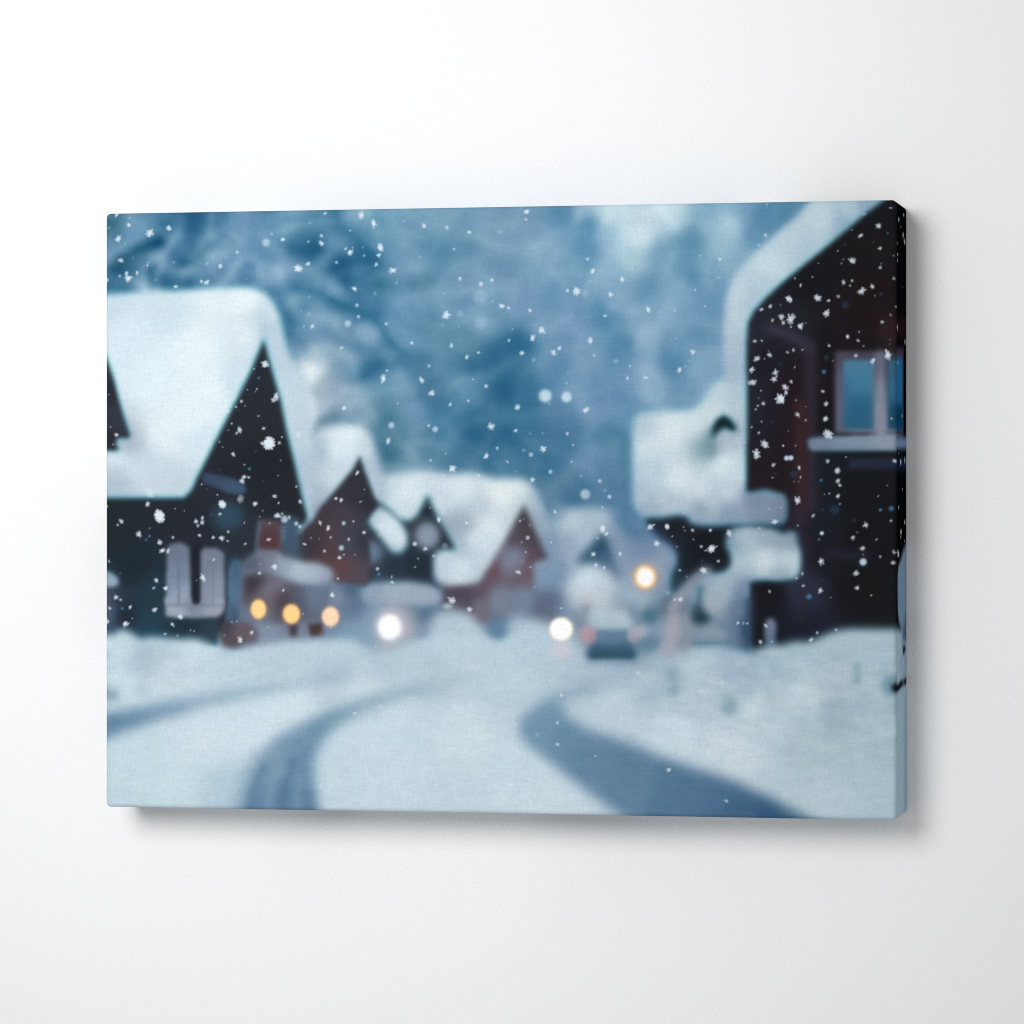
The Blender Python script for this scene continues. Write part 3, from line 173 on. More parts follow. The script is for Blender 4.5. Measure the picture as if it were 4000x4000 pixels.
# printed snow by kind: (u, v, radius)
FLAKES = {'crisp': [
(23.4, 10.3, 1.95), (33.4, 8, 1.25), (12.3, 6.1, 0.93), (6.6, 13, 1.63), (8, 23.8, 1.11), (11.9, 33, 1.76), (11.1, 30.5, 1.02), (16.7, 30.3, 0.84), (7.5, 31.8, 0.56),
(60.4, 27.5, 1.02), (36.9, 37.5, 0.93), (53.1, 35.6, 1.25), (50.4, 35, 0.74), (92.9, 14.6, 1.02), (100.7, 29.3, 1.86), (69.1, 20.7, 0.7), (0.4, 33.5, 1.02), (12.8, 2.5, 0.33),
(5.7, 0.6, 1.11), (83.7, 76.9, 2.09), (89.3, 93.1, 1.58), (77.9, 79.2, 0.37), (79.4, 89.2, 0.42), (78.6, 90.6, 0.23), (74.4, 89.6, 0.28), (22, 26.5, 0.51), (10.5, 15.5, 0.23),
(114.7, 1.9, 0.65), (112.8, 13.1, 0.7), (112.7, 16.7, 1.3), (133.3, 3.1, 1.53), (139.7, 7.2, 1.86), (165.6, 8.9, 1.21), (188.4, 12.4, 1.02), (125.3, 19.7, 0.56), (127.6, 21.5, 1.53),
(143.2, 19.3, 1.67), (142.3, 23.2, 1.11), (105.9, 26.9, 1.02), (141, 27.8, 0.93), (149.5, 30.8, 1.63), (180.7, 20.7, 0.56), (183.8, 35.4, 0.93), (194.5, 38.1, 1.02), (199.9, 36.3, 0.79),
(129.8, 39.7, 1.21), (204.9, 49.1, 1.21), (208.4, 50.1, 0.74), (176.8, 53.3, 1.95), (146.2, 57.4, 0.7), (108.1, 58.1, 1.02), (123.2, 69, 0.74), (159.2, 66.9, 0.84), (179.5, 68.5, 1.07),
(187.2, 74.3, 1.02), (193.2, 72, 0.56), (146.6, 80.6, 0.56), (144.7, 84.7, 1.67), (164.3, 85.5, 1.3), (169.4, 91.9, 1.39), (208.5, 66.2, 0.6), (190.5, 85.3, 0.37), (127.6, 10.7, 0.42),
(106.9, 6.4, 0.28), (128.8, 19.2, 0.28), (176.1, 42.6, 0.23), (217.5, 2.7, 1.3), (217.2, 6.5, 0.56), (248.1, 26.6, 0.7), (250.7, 32.4, 1.21), (265.4, 36.8, 1.11), (238.3, 42, 0.79),
(242.7, 42.2, 2.04), (259.6, 44, 1.11), (219.1, 51.5, 0.84), (256.8, 54.6, 0.65), (278.4, 51.8, 1.39), (225.1, 61.4, 1.63), (220.5, 65.2, 1.39), (249.6, 66.7, 1.39), (234, 70.2, 0.93),
(215.2, 72.5, 1.11), (231.1, 72.4, 1.39), (251.3, 73.9, 0.6), (300.6, 72.8, 1.3), (294, 81.5, 1.21), (269.3, 79.3, 0.42), (268.1, 85.2, 0.7), (301.7, 42.3, 0.42), (304.2, 25.7, 0.37),
(306.5, 50.4, 0.37), (291.6, 52.2, 0.37), (237.5, 87.5, 0.28), (284.1, 52.9, 0.23), (210.4, 60.6, 0.28), (336.3, 16.2, 0.84), (313.9, 27.6, 0.79), (391.5, 12.5, 1.25), (382.7, 17.1, 1.02),
(392.3, 23.4, 0.93), (378.9, 29.3, 1.67), (374.5, 39.7, 1.11), (378.6, 38.9, 0.6), (377.6, 41.2, 0.46), (383.3, 44, 1.86), (388.5, 41.9, 1.07), (353.5, 40.8, 0.7), (359.3, 36.8, 0.37),
(350.8, 37.4, 0.42), (347.9, 47.4, 1.67), (361.8, 46.9, 1.67), (367.2, 48.4, 0.74), (371.9, 46.4, 0.7), (338.7, 50.9, 0.84), (334.3, 52.4, 0.79), (344.1, 56.1, 1.3), (348.8, 57.1, 2.32),
(345.1, 58.9, 0.93), (353.4, 60.7, 1.58), (339.8, 57.7, 0.65), (348.9, 60.9, 0.46), (366.1, 54.5, 1.86), (376.4, 66, 0.93), (381.6, 67.9, 0.6), (382, 63.7, 0.37), (331.2, 67.7, 0.79),
(334.6, 67.5, 0.42), (338.3, 74.5, 1.11), (332.1, 76.3, 1.35), (329.5, 81.7, 1.39), (330, 87.9, 1.63), (341.2, 83.2, 1.58), (340.5, 86.3, 1.58), (348.9, 87.5, 0.79), (345.9, 90.3, 1.58),
(346.4, 93, 1.02), (367.5, 70.3, 0.6), (354.5, 72.1, 0.37), (347.2, 73.3, 0.65), (350.1, 72.2, 0.65), (396, 75.1, 1.95), (388.9, 77.6, 1.3), (364.4, 92.4, 0.7), (343.3, 95.7, 2.14),
(398.8, 27, 0.33), (398.9, 38, 0.56), (393.3, 59.1, 0.74), (371.7, 24.3, 0.33), (373.5, 30.4, 0.37), (384.2, 70.6, 0.37), (392.8, 30.8, 0.28), (374.4, 28.5, 0.28), (362.2, 30.2, 0.23),
(332.8, 20.9, 0.33), (313.1, 36.5, 0.33), (337.1, 1.3, 0.37), (335.8, 76.2, 0.28), (369.2, 77.5, 0.23), (337.9, 72.5, 0.23), (334.2, 91.8, 0.42), (71.4, 95.5, 0.7), (68.6, 98.2, 0.51),
(64.3, 100.5, 0.7), (80.3, 102.8, 0.46), (66.3, 106.5, 0.42), (70.5, 109.8, 1.3), (68.9, 111.3, 0.65), (82.9, 109, 0.74), (5.8, 111.9, 0.93), (92.4, 113.4, 0.46), (91, 116.3, 0.7),
(82.1, 116.6, 0.84), (67.1, 121.9, 1.11), (71.6, 135.4, 1.39), (72.8, 133.3, 0.93), (75, 133.5, 0.65), (22.2, 146.9, 1.21), (78.5, 146.8, 1.25), (88.6, 143, 0.93), (90.7, 146.4, 0.51),
(101.8, 145.8, 0.93), (0.4, 148.2, 0.56), (8.2, 155.5, 1.11), (6.4, 157.4, 0.56), (17.6, 162.1, 1.39), (90.1, 152.7, 1.49), (92.5, 151.8, 0.65), (96.2, 153.6, 0.74), (60.2, 151.9, 0.7),
(47.6, 155.6, 1.02), (48.7, 157.8, 0.65), (50.7, 156.2, 1.11), (50.9, 153.8, 0.84), (64.4, 160.8, 0.6), (60.9, 164.1, 1.39), (49.4, 162.6, 0.74), (56.6, 163.7, 0.84), (28.5, 166.2, 1.21),
(30, 170.3, 1.3), (32.8, 170.7, 1.11), (85.5, 164.7, 0.84), (73.4, 166.9, 0.56), (1.8, 175.8, 0.56), (51.2, 183.9, 1.58), (26.7, 185.3, 0.98), (31.7, 189.3, 1.16), (25.5, 189.2, 0.6),
(88.5, 178.3, 1.39), (80.8, 181.5, 0.7), (93, 190.1, 0.65), (56.9, 174.8, 0.56), (5.4, 194, 1.21), (8, 195.2, 0.56), (99.8, 138.2, 0.51), (58.8, 142.3, 0.42), (50.6, 137, 0.37),
(47.8, 185.3, 0.28), (87.8, 94.9, 1.02), (72.9, 127.2, 0.37), (82.4, 150.3, 0.28), (73.1, 97.7, 0.28), (23.2, 159.2, 0.28), (41.5, 150.3, 0.23), (36.6, 149.2, 0.28), (2.6, 107.9, 0.28),
(64.5, 109.8, 0.28), (61.6, 118.3, 0.28), (59.9, 115.7, 0.33), (91.7, 125.1, 0.28), (90.4, 132.7, 0.28), (86, 156.6, 0.33), (124.5, 99, 1.02), (178.8, 97.7, 0.79), (147.1, 115.6, 1.21),
(167.8, 108.1, 0.65), (199.6, 108.6, 1.58), (202.6, 119.4, 0.7), (197.1, 123.3, 1.49), (168.8, 125.2, 0.51), (179.8, 129.4, 1.76), (176.6, 122, 0.28), (131.3, 131.4, 0.93), (120.3, 144.2, 0.79),
(123, 145, 0.93), (112.1, 156.3, 0.93), (116.3, 158.9, 1.07), (129.3, 155.6, 0.51), (117.6, 163.5, 0.56), (126.9, 164.6, 0.74), (134.7, 161.1, 0.84), (114.4, 170.4, 0.7), (122.2, 173.7, 0.93),
(124.4, 172.2, 0.42), (173, 154.6, 1.02), (187.2, 156.4, 0.74), (160.7, 166.8, 1.11), (166.2, 169.2, 1.07), (170.3, 172.8, 0.6), (160.9, 178.2, 0.37), (149.2, 185.9, 0.7), (118.5, 192.4, 1.21),
(179.8, 194.7, 1.67), (175.8, 132.8, 0.42), (193.2, 132.7, 0.56), (127.8, 108, 0.37), (135, 139.7, 0.28), (107.4, 163.9, 0.33), (168.6, 148.8, 0.28), (142.3, 162.8, 0.28), (111.8, 164.2, 0.23),
(212.9, 99.3, 1.21), (247.3, 100.8, 1.39), (212.1, 110.7, 0.84), (238, 112.3, 0.7), (240.9, 118, 0.46), (225.9, 119.8, 1.53), (240.1, 126.2, 0.46), (220.5, 135.1, 1.21), (255.5, 148.6, 0.42),
(231.8, 150.9, 0.7), (255.8, 159.1, 1.58), (257.5, 161.6, 0.93), (251.1, 171.7, 1.07), (252.4, 176.9, 0.84), (256.5, 178.3, 0.56), (264.4, 171.3, 0.88), (279.4, 158.3, 1.39), (282.7, 166.3, 1.3),
(300.5, 159.9, 0.7), (309.2, 159.8, 0.6), (309.9, 168.8, 1.67), (304.7, 167.8, 0.56), (305.8, 179.5, 1.58), (294.4, 193.6, 1.21), (291.6, 193.8, 0.56), (294.2, 179.4, 0.56), (290.4, 162.8, 0.33),
(295.9, 158.3, 0.28), (213.3, 180.6, 1.11), (215, 165.8, 0.37), (229.9, 165.9, 0.37), (217.1, 170.7, 0.37), (297.5, 182.5, 0.28), (300.8, 164.3, 0.33), (225.5, 112.1, 0.28), (228.8, 97.6, 0.23),
(285.6, 145.1, 0.37), (296.6, 160, 0.28), (292.5, 167.9, 0.33), (221.5, 187.8, 0.28), (216.2, 154.2, 0.23), (219.1, 157.5, 0.28), (335.3, 98.1, 0.74), (344.3, 96.4, 1.95), (366.1, 98.5, 1.16),
(352.1, 103.7, 1.07), (365.7, 105.7, 1.3), (367, 113.2, 2.23), (336, 118, 1.86), (331.9, 122.6, 1.95), (333.1, 112.3, 0.6), (329.6, 109.6, 0.46), (334.4, 106.9, 0.42), (351.3, 96.6, 0.37),
(331.5, 100.9, 0.46), (332.6, 99.2, 0.46), (345.1, 118.7, 0.51), (352.8, 129.4, 0.88), (340.2, 128.1, 0.84), (353.5, 134, 0.46), (339.8, 134.2, 0.33), (366.8, 126.2, 0.93), (371.5, 131, 1.3),
(371.7, 135.9, 1.11), (372.7, 138, 0.79), (371.8, 143.2, 0.93), (372.7, 147, 0.37), (351.9, 145.2, 1.72), (340.9, 155.8, 1.39), (318.5, 161.2, 1.39), (309.1, 159.8, 0.6), (359.7, 152.7, 0.7),
(385.3, 157.2, 1.3), (379, 163.3, 0.93), (383.7, 168.5, 1.02), (390.5, 164.2, 0.46), (397.6, 155.1, 0.65), (399.3, 126.3, 0.93), (309.9, 168.7, 1.86), (313.1, 174.9, 0.65), (363.5, 174.8, 1.67),
(380.7, 180.7, 1.39), (381, 187.7, 1.11), (363.2, 189, 1.21), (354.4, 180.8, 0.56), (351.6, 183.1, 0.51), (338.4, 189.6, 0.6), (354.9, 186.7, 0.65), (387.9, 191.2, 0.42), (398.5, 175.4, 0.93),
(398.9, 170.3, 0.93), (392.3, 172.6, 0.56), (356, 106.3, 0.46), (321.9, 114.7, 0.37), (367.6, 141.9, 0.37), (375.7, 124.3, 0.33), (352.1, 157.5, 0.37), (351.1, 118.7, 0.28), (395.7, 138.1, 0.23),
(365.2, 142.4, 0.23), (379.5, 164.4, 0.23), (384.1, 171.5, 0.23), (381.2, 160.7, 0.28), (343.2, 171.9, 0.23), (397.8, 105.7, 0.42), (352.5, 136.1, 0.23), (350.3, 136.2, 0.23), (347.6, 111.6, 0.19),
(338.1, 149.4, 0.28), (344.1, 148.7, 0.33), (2.1, 199.5, 0.74), (13, 198.9, 0.84), (25.9, 200.2, 1.21), (39.5, 203.6, 1.39), (35.2, 207.5, 1.11), (0.9, 206.2, 1.11), (10.5, 207.3, 1.67),
(31.4, 212.3, 0.56), (76.7, 211.3, 0.93), (70.7, 215.1, 1.49), (44.8, 210.3, 0.33), (46.6, 210.7, 0.33), (14.1, 204.5, 0.23), (85.2, 208.6, 0.28), (68.9, 205.7, 0.28), (103.4, 201.8, 0.28),
(188.6, 199, 1.21), (129.9, 251.3, 0.65), (235, 241.1, 0.74), (233, 254.7, 0.74), (233, 265.4, 0.74), (288.7, 277.2, 0.93), (322.9, 205, 0.74), (327.3, 205.2, 0.56), (336.5, 206.2, 0.84),
(333.9, 214.2, 0.84), (358.9, 212.9, 0.84), (358, 213.1, 0.46), (361.6, 209.5, 0.56), (317.1, 291.8, 0.74), (339.6, 214, 0.37), (370.9, 208, 0.56)],
'sliver': [
(1.7, 7.3, 0.65), (102.3, 50.5, 0.37), (103.9, 58.2, 0.65), (249.2, 37.5, 0.51), (277.2, 85, 1.39), (292.2, 66, 0.37), (298.7, 77.1, 0.37), (397.3, 3.9, 0.84), (350.6, 80.6, 0.65),
(397.4, 55.7, 0.65), (378.5, 14.3, 0.46), (389, 20.5, 0.33), (389.8, 46.3, 0.51), (64.2, 165.5, 0.74), (80.8, 177.1, 0.42), (104.1, 167, 1.11), (53.1, 139.4, 0.33), (72.8, 156.4, 0.6),
(80.8, 153.2, 0.42), (7.7, 181.8, 0.42), (207.8, 126.1, 0.93), (133, 145.8, 0.84), (162.4, 174.1, 0.7), (149, 183, 0.74), (177.9, 193.5, 0.65), (281.2, 157.1, 0.74), (307.2, 169.7, 1.02),
(219.4, 178, 0.65), (296.2, 151.6, 0.65), (391.3, 143.2, 0.65), (312.2, 167.9, 0.84), (368.2, 192.3, 0.42), (356, 99.7, 0.42), (326.1, 116.9, 0.56), (234.9, 198.3, 0.84), (252.1, 270.8, 0.65),
(325.5, 205, 0.84)],
'pale': [
(87.2, 11.8, 0.56), (83.8, 40.5, 0.33), (270.4, 31.6, 0.51), (238.2, 82.7, 0.28), (384.6, 6.8, 0.65), (313.4, 6.9, 0.37), (356, 59.1, 0.37), (23.3, 141.5, 1.86), (100.9, 112.1, 1.39),
(70.6, 144.4, 1.86), (152, 97, 0.56), (130.2, 172.2, 0.37), (253.1, 163.8, 0.6), (211.9, 130.8, 0.42), (307, 147.6, 0.46), (215.2, 175.4, 0.33), (333.4, 158.8, 0.65), (37.9, 213.1, 0.56),
(7.4, 284.1, 0.74), (55.6, 294.5, 0.56), (54.1, 286.8, 0.37), (9.9, 262.6, 0.33), (143.4, 247.7, 0.74), (140.9, 217.8, 0.46), (117.7, 208.5, 0.42), (112.7, 287.8, 1.02), (273.3, 229.7, 0.93),
(304.7, 238.4, 1.21), (306.3, 245.7, 0.65), (210.3, 252.2, 0.46), (211.5, 255.9, 0.65), (315.1, 234, 1.11), (345.2, 288.1, 0.56), (391.2, 290.5, 0.65)],
'ball': [
(85.7, 116.5, 2.92), (28.4, 153, 2.81), (61.3, 147, 1.78), (287.8, 158.1, 1.08)],
'soft': [
(84.1, 16, 2.05), (106.1, 15.8, 0.59), (134.8, 23.3, 0.59), (120.6, 26.4, 0.76), (177.1, 10, 1.08), (131.1, 47.9, 0.92), (131.9, 53.6, 0.92), (126.4, 57, 1.73), (168.1, 78.4, 0.81),
(197, 88.7, 1.08), (262.3, 19.9, 0.7), (399.9, 51.7, 0.59), (392.3, 32.7, 0.81), (380.5, 75.2, 0.92), (319.6, 84.9, 0.7), (4, 116.8, 0.43), (35.5, 163.7, 0.76), (93.7, 154.5, 1.94),
(99.8, 156.7, 1.08), (101.7, 158.2, 0.97), (148.8, 107.8, 1.62), (171.2, 109.9, 1.51), (124.3, 156.5, 1.08), (123.1, 168.8, 1.4), (141.7, 179.2, 0.92), (121.4, 184.1, 0.65), (188, 95.9, 0.76),
(219.7, 122.6, 1.08), (229.5, 131.1, 1.08), (247, 142.2, 2.59), (254.2, 135.7, 0.97), (259.1, 143.4, 1.08), (218.1, 163.6, 1.08), (214.2, 155.3, 0.65)],
'bright': [
(226.9, 93.7, 3.35), (237.6, 94.3, 2.7), (346.7, 124.7, 1.3), (348.8, 124.6, 1.3), (384, 175.1, 1.84), (363.9, 161.2, 1.03)],
'faint': [
(35.9, 25.2, 0.86), (53.4, 26, 0.92), (22.5, 25, 0.76), (26.4, 33.9, 0.65), (73.9, 34.1, 0.49), (14.4, 22.7, 0.49), (134.1, 19, 0.7), (151.5, 36.8, 0.86), (106.5, 51.9, 1.19),
(183.9, 52.6, 1.73), (193.9, 44.2, 3.89), (194.4, 57.3, 3.13), (163.4, 24.3, 0.86), (200.3, 46.7, 0.86), (155, 6.3, 0.76), (204.1, 12.3, 1.19), (106.5, 43.4, 0.76), (174.8, 58.2, 0.76),
(148, 75.3, 0.43), (140.4, 42.2, 0.97), (183.2, 58.9, 0.65), (247, 43.3, 1.84), (239.8, 54, 0.65), (296.8, 79.9, 0.65), (262.3, 76.8, 1.19), (221, 75.9, 1.19), (176.1, 167.6, 1.62),
(256.8, 140.4, 0.92), (219.3, 112.2, 0.65), (288.1, 190.5, 0.97), (244.7, 133.1, 0.86), (216, 120.4, 0.97), (62.5, 212.9, 0.65), (66.4, 206, 0.76), (223.1, 260.7, 1.08)],
'blue': [
(80.4, 83.7, 0.65), (72, 89, 0.65), (1.7, 91.5, 0.54), (343.7, 50.1, 0.54), (364.9, 82.9, 1.08), (395.9, 16.1, 0.49), (375, 21.3, 0.32), (397, 69.7, 0.38), (397, 67.6, 0.38),
(332.9, 95.4, 0.49), (75.5, 129.3, 0.81), (23.1, 163.1, 0.7), (21.4, 164.9, 0.59), (142.3, 181.9, 0.81), (362.5, 164.2, 0.65), (363.6, 135.5, 0.76), (392.4, 149.9, 0.92), (397.7, 149.2, 1.3),
(357.7, 192, 1.4), (8.8, 199.6, 0.76)],
'navy': [
(366.1, 76.1, 1.3), (375.4, 50.6, 1.84), (392.7, 45.5, 1.08), (343.3, 79, 0.65), (55.6, 152.4, 1.19), (82.6, 135.3, 0.65), (59.8, 129.5, 0.7), (70, 100, 0.7), (78.6, 120.4, 0.81),
(62.3, 158.3, 0.86), (305.1, 174.9, 0.86), (341.2, 132.2, 0.7), (364.2, 149.8, 0.81), (370.2, 149.8, 2.43), (379.5, 154.9, 0.92), (350.2, 132.7, 1.62), (339.7, 106.9, 0.81), (364.2, 184, 0.65)]}

# the right-hand wrap: u is the depth from the front edge (0-45 mm)
SIDE_PRINT = [
('area', [(-9, -9), (60, -9), (60, 320), (-9, 320)], (10, 11, 14), 0.3, 0, 0, 1.0),
('area', [(-6.7, 56.5), (51.7, 53.8), (51.7, 64.8), (-6.7, 67.2)], (35, 23, 26), 2, 0, 0, 1.0),
('area', [(-20.2, 72.1), (32.8, 70.1), (32.8, 114.1), (-20.2, 115)], (67, 61, 81), 1.2, 0, 0, 1.0),
('area', [(-20.2, 76.9), (27, 75.2), (27, 110.5), (-20.2, 111.4)], (37, 113, 166), 1.2, 0, 0, 1.0),
('area', [(-20.2, 99.7), (27, 98.6), (27, 110.3), (-20.2, 111.2)], (14, 67, 105), 2.0, 0, 0, 1.0),
('area', [(-20.2, 114.6), (51.7, 113.7), (51.7, 119.8), (-20.2, 120.8)], (122, 148, 186), 1.3, 0, 0, 1.0),
('area', [(-20.2, 124.4), (51.7, 123.4), (51.7, 130), (-20.2, 130.7)], (23, 37, 64), 1.5, 0, 0, 1.0),
('area', [(52.6, 165.3), (40.9, 167.1), (30.1, 170.1), (21.1, 173.9), (9.5, 177.1), (5.9, 183), (7.7, 199.5), (12.2, 204.7), (24.7, 209.2), (52.6, 210)], (125, 154, 178), 1.6, 0, 0, 1.0),
('line', [(44, 202.5), (41.8, 208.7)], 5, (49, 78, 110), 2, 1.0),
('area', [(-20.2, 205.7), (2.3, 206.8), (15.8, 208.2), (52.6, 210), (52.6, 311), (-20.2, 305.4)], (169, 200, 216), 1.6, 0, 0, 1.0),
('area', [(27, 206.7), (52.6, 207.4), (52.6, 215.3), (27, 214.5)], (90, 105, 143), 2, 0, 0, 1.0),
('area', [(28.3, 217.1), (40.5, 217), (42.7, 219.7), (31.5, 221.1)], (11, 17, 23), 1.0, 0, 0, 1.0),
('line', [(27.4, 209.3), (26.1, 220.7), (20.3, 225.7)], 4, (134, 163, 189), 2, 0.8),
('line', [(0, 236.2), (11.3, 236.1), (22.5, 234.8), (47.2, 234.3)], 3.2, (8, 14, 20), 0.9, 1.0),
('line', [(31.5, 231.3), (40.5, 223.8)], 8, (146, 169, 195), 3, 0.8),
('area', [(36, 241.9), (52.6, 242.7), (52.6, 311), (36, 309.7)], (151, 181, 201), 3, 0, 0, 0.7)
]
SIDE_FLAKES = [
(11.6, 8.7, 1.08), (32.7, 4.8, 0.86), (30.5, 15, 1.3), (37.2, 17.6, 1.4), (4.9, 20.8, 0.54), (21.1, 11.6, 0.43), (7.1, 25.9, 0.86), (6.3, 28.8, 0.65), (5.8, 61.5, 1.08),
(39.5, 66.9, 1.19), (29.2, 40.7, 0.32), (7.6, 78.6, 0.65), (20.2, 126.4, 1.51), (38.1, 125.4, 1.19), (27.4, 139.8, 0.59), (11.2, 148.7, 0.76), (38.1, 156, 1.19), (21.5, 160.8, 1.4),
(20.2, 163.2, 0.76), (9.4, 171.1, 1.94), (26, 103.8, 0.76), (11.6, 122.6, 0.43), (8.5, 113.7, 0.49), (37.2, 165.1, 0.54)]

rng = np.random.default_rng(7)

def rgb(c):
    return np.array(c, dtype=np.float32) / 255.0

def path(p):
    return np.array(p, dtype=np.float32)

def blur1(a, sig, axis):
    n = int(math.ceil(sig * 3))
    if n < 1:
        return a
    k = np.exp(-0.5 * (np.arange(-n, n + 1) / sig) ** 2); k /= k.sum()
    pad = [(0, 0)] * a.ndim; pad[axis] = (n, n)
    b = np.pad(a, pad, mode='edge'); out = np.zeros_like(a); m = a.shape[axis]
    for i, w in enumerate(k):
        out += w * (b[i:i + m] if axis == 0 else b[:, i:i + m])
    return out

def blur(a, sig):
    return blur1(blur1(a, sig, 0), sig, 1)

def resize(a, h, w):
    y = np.clip((np.arange(h) + 0.5) * a.shape[0] / h - 0.5, 0, a.shape[0] - 1.001)
    x = np.clip((np.arange(w) + 0.5) * a.shape[1] / w - 0.5, 0, a.shape[1] - 1.001)
    y0 = y.astype(int); x0 = x.astype(int); fy = (y - y0)[:, None, None]; fx = (x - x0)[None, :, None]
    a = a.reshape(a.shape[0], a.shape[1], -1)
    t = a[y0][:, x0] * (1 - fx) + a[y0][:, x0 + 1] * fx
    b = a[y0 + 1][:, x0] * (1 - fx) + a[y0 + 1][:, x0 + 1] * fx
    return (t * (1 - fy) + b * fy).astype(np.float32)

def corner_cut(p, closed, n=2):
    for _ in range(n):
        q = np.roll(p, -1, 0)
        p = np.stack([0.75 * p + 0.25 * q, 0.25 * p + 0.75 * q], 1).reshape(-1, 2)
    return p

class Print:
    def __init__(self, w, h):
        self.w, self.h = w, h
        self.img = np.zeros((int(round(h * PX)), int(round(w * PX)), 3), dtype=np.float32)

    def box(self, u0, v0, u1, v1):
        H, W = self.img.shape[:2]
        x0 = max(0, int(u0 * PX)); x1 = min(W, int(u1 * PX) + 2)
        y0 = max(0, int(v0 * PX)); y1 = min(H, int(v1 * PX) + 2)
        return (x0, y0, x1, y1) if x1 > x0 and y1 > y0 else None

    def grid(self, b):
        return (np.arange(b[0], b[2], dtype=np.float32) + 0.5)[None, :] / PX, (np.arange(b[1], b[3], dtype=np.float32) + 0.5)[:, None] / PX

    def colours(self, s, b):
        h, w = b[3] - b[1], b[2] - b[0]
        if not isinstance(s[0], tuple):
            return np.broadcast_to(rgb(s), (h, w, 3))
        step = 1.0                                            # colour field at 1 mm, then enlarged
        gh, gw = max(2, int(h / PX / step)), max(2, int(w / PX / step))
        U = (b[0] / PX + (np.arange(gw) + 0.5) * (w / PX) / gw)[None, :]
        V = (b[1] / PX + (np.arange(gh) + 0.5) * (h / PX) / gh)[:, None]
        acc = np.zeros((gh, gw, 3)); ws = np.zeros((gh, gw, 1))
        for u, v, *c in s:
            d2 = (U - u) ** 2 + (V - v) ** 2
            wt = (1.0 / (d2 + 14.0) ** 2)[..., None]
            acc += wt * rgb(c); ws += wt
        return resize(blur(acc / ws, 1.5), h, w)

    def lay(self, b, a, colour, fringe=0.0):
        a = np.clip(a, 0, 1)[..., None]
        if fringe > 0:                                        # lens fringing: red falls off first on dark shapes
            a = np.concatenate([a ** (1 - 0.42 * fringe), a ** (1 + 0.05 * fringe), a ** (1 + 0.10 * fringe)], 2)
        elif fringe < 0:
            f = -fringe
            a = np.concatenate([a ** (1 + 0.7 * f), a, a ** (1 - 0.1 * f)], 2)
        s = self.img[b[1]:b[3], b[0]:b[2]]
        s += (colour - s) * a

    def area(self, outline, colours, soft, fringe, rounding, alpha):
        p = path(outline)
        if rounding:
            p = corner_cut(p, True)
        m = soft * 3.2
        b = self.box(max(p[:, 0].min(), -6) - m, max(p[:, 1].min(), -6) - m, min(p[:, 0].max(), self.w + 6) + m, min(p[:, 1].max(), self.h + 6) + m)
        if b is None:
            return
        n = int(math.ceil(m * PX)); e = (b[0] - n, b[1] - n, b[2] + n, b[3] + n)
        U, V = self.grid(e)
        inside = np.zeros((e[3] - e[1], e[2] - e[0]), dtype=bool)
        q = np.roll(p, -1, 0)
        for (x0, y0), (x1, y1) in zip(p, q):
            if y0 == y1:
                continue
            rows = np.nonzero(((V[:, 0] >= y0) != (V[:, 0] >= y1)))[0]
            if len(rows):
                xs = x0 + (V[rows] - y0) / (y1 - y0) * (x1 - x0)
                inside[rows] ^= (U < xs)
        a = blur(inside.astype(np.float32), soft * PX)[n:-n, n:-n]
        self.lay(b, a * alpha, self.colours(colours, b), fringe)

    def line(self, way, width, colours, soft, alpha):
        p = corner_cut(path(way), False, 0)
        m = width / 2 + soft * 3
        b = self.box(p[:, 0].min() - m, p[:, 1].min() - m, p[:, 0].max() + m, p[:, 1].max() + m)
        if b is None:
            return
        U, V = self.grid(b); d = np.full((b[3] - b[1], b[2] - b[0]), 1e9, dtype=np.float32)
        for (x0, y0), (x1, y1) in zip(p[:-1], p[1:]):
            L = (x1 - x0) ** 2 + (y1 - y0) ** 2 + 1e-9
            t = np.clip(((U - x0) * (x1 - x0) + (V - y0) * (y1 - y0)) / L, 0, 1)
            d = np.minimum(d, np.hypot(U - x0 - t * (x1 - x0), V - y0 - t * (y1 - y0)))
        x = (width / 2 - d) / (soft * 1.6)
        self.lay(b, alpha / (1 + np.exp(-np.clip(2.6 * x, -30, 30))), self.colours(colours, b))

    def spot(self, u, v, ru, rv, colours, soft, alpha):
        m = soft * 3.5
        b = self.box(u - ru - m, v - rv - m, u + ru + m, v + rv + m)
        if b is None:
            return
        U, V = self.grid(b); r = np.hypot((U - u) / ru, (V - v) / rv)
        x = (1 - r) * min(ru, rv) / (soft * 1.6)
        self.lay(b, alpha / (1 + np.exp(-np.clip(2.6 * x, -30, 30))), self.colours(colours, b))

    def flake(self, kind, u, v, r, stretch=1.0):
        soft = kind in ('soft', 'bright', 'faint', 'blue', 'navy')
        b = self.box(u - r * 2.2 * stretch - 1, v - r * 2.2 - 1, u + r * 2.2 * stretch + 1, v + r * 2.2 + 1)
        if b is None:
            return
        U, V = self.grid(b); x = (U - u) / stretch; y = V - v
        if soft:
            tone = {'soft': ((180, 202, 219), .85), 'bright': ((195, 218, 230), .95), 'faint': ((163, 191, 216), .42), 'blue': ((74, 134, 182), .75), 'navy': ((44, 74, 104), .5)}[kind]
            d = np.hypot(x, y); s = max(0.16, 0.22 * r)
            a = tone[1] / (1 + np.exp(np.clip((d - r * 0.92) / s * 1.7, -30, 30)))
            self.lay(b, a, rgb(tone[0])); return
        ph = rng.uniform(0, 6.28)
        if kind == 'sliver':                                       # thin sliver
            x, y = x * math.cos(ph) + y * math.sin(ph), (y * math.cos(ph) - x * math.sin(ph)) * 2.8
        else:
            e = rng.uniform(0.8, 1.25); c, s = math.cos(ph), math.sin(ph)
            x, y = (x * c + y * s) * e, (y * c - x * s) / e
        th = np.arctan2(y, x); d = np.hypot(x, y)
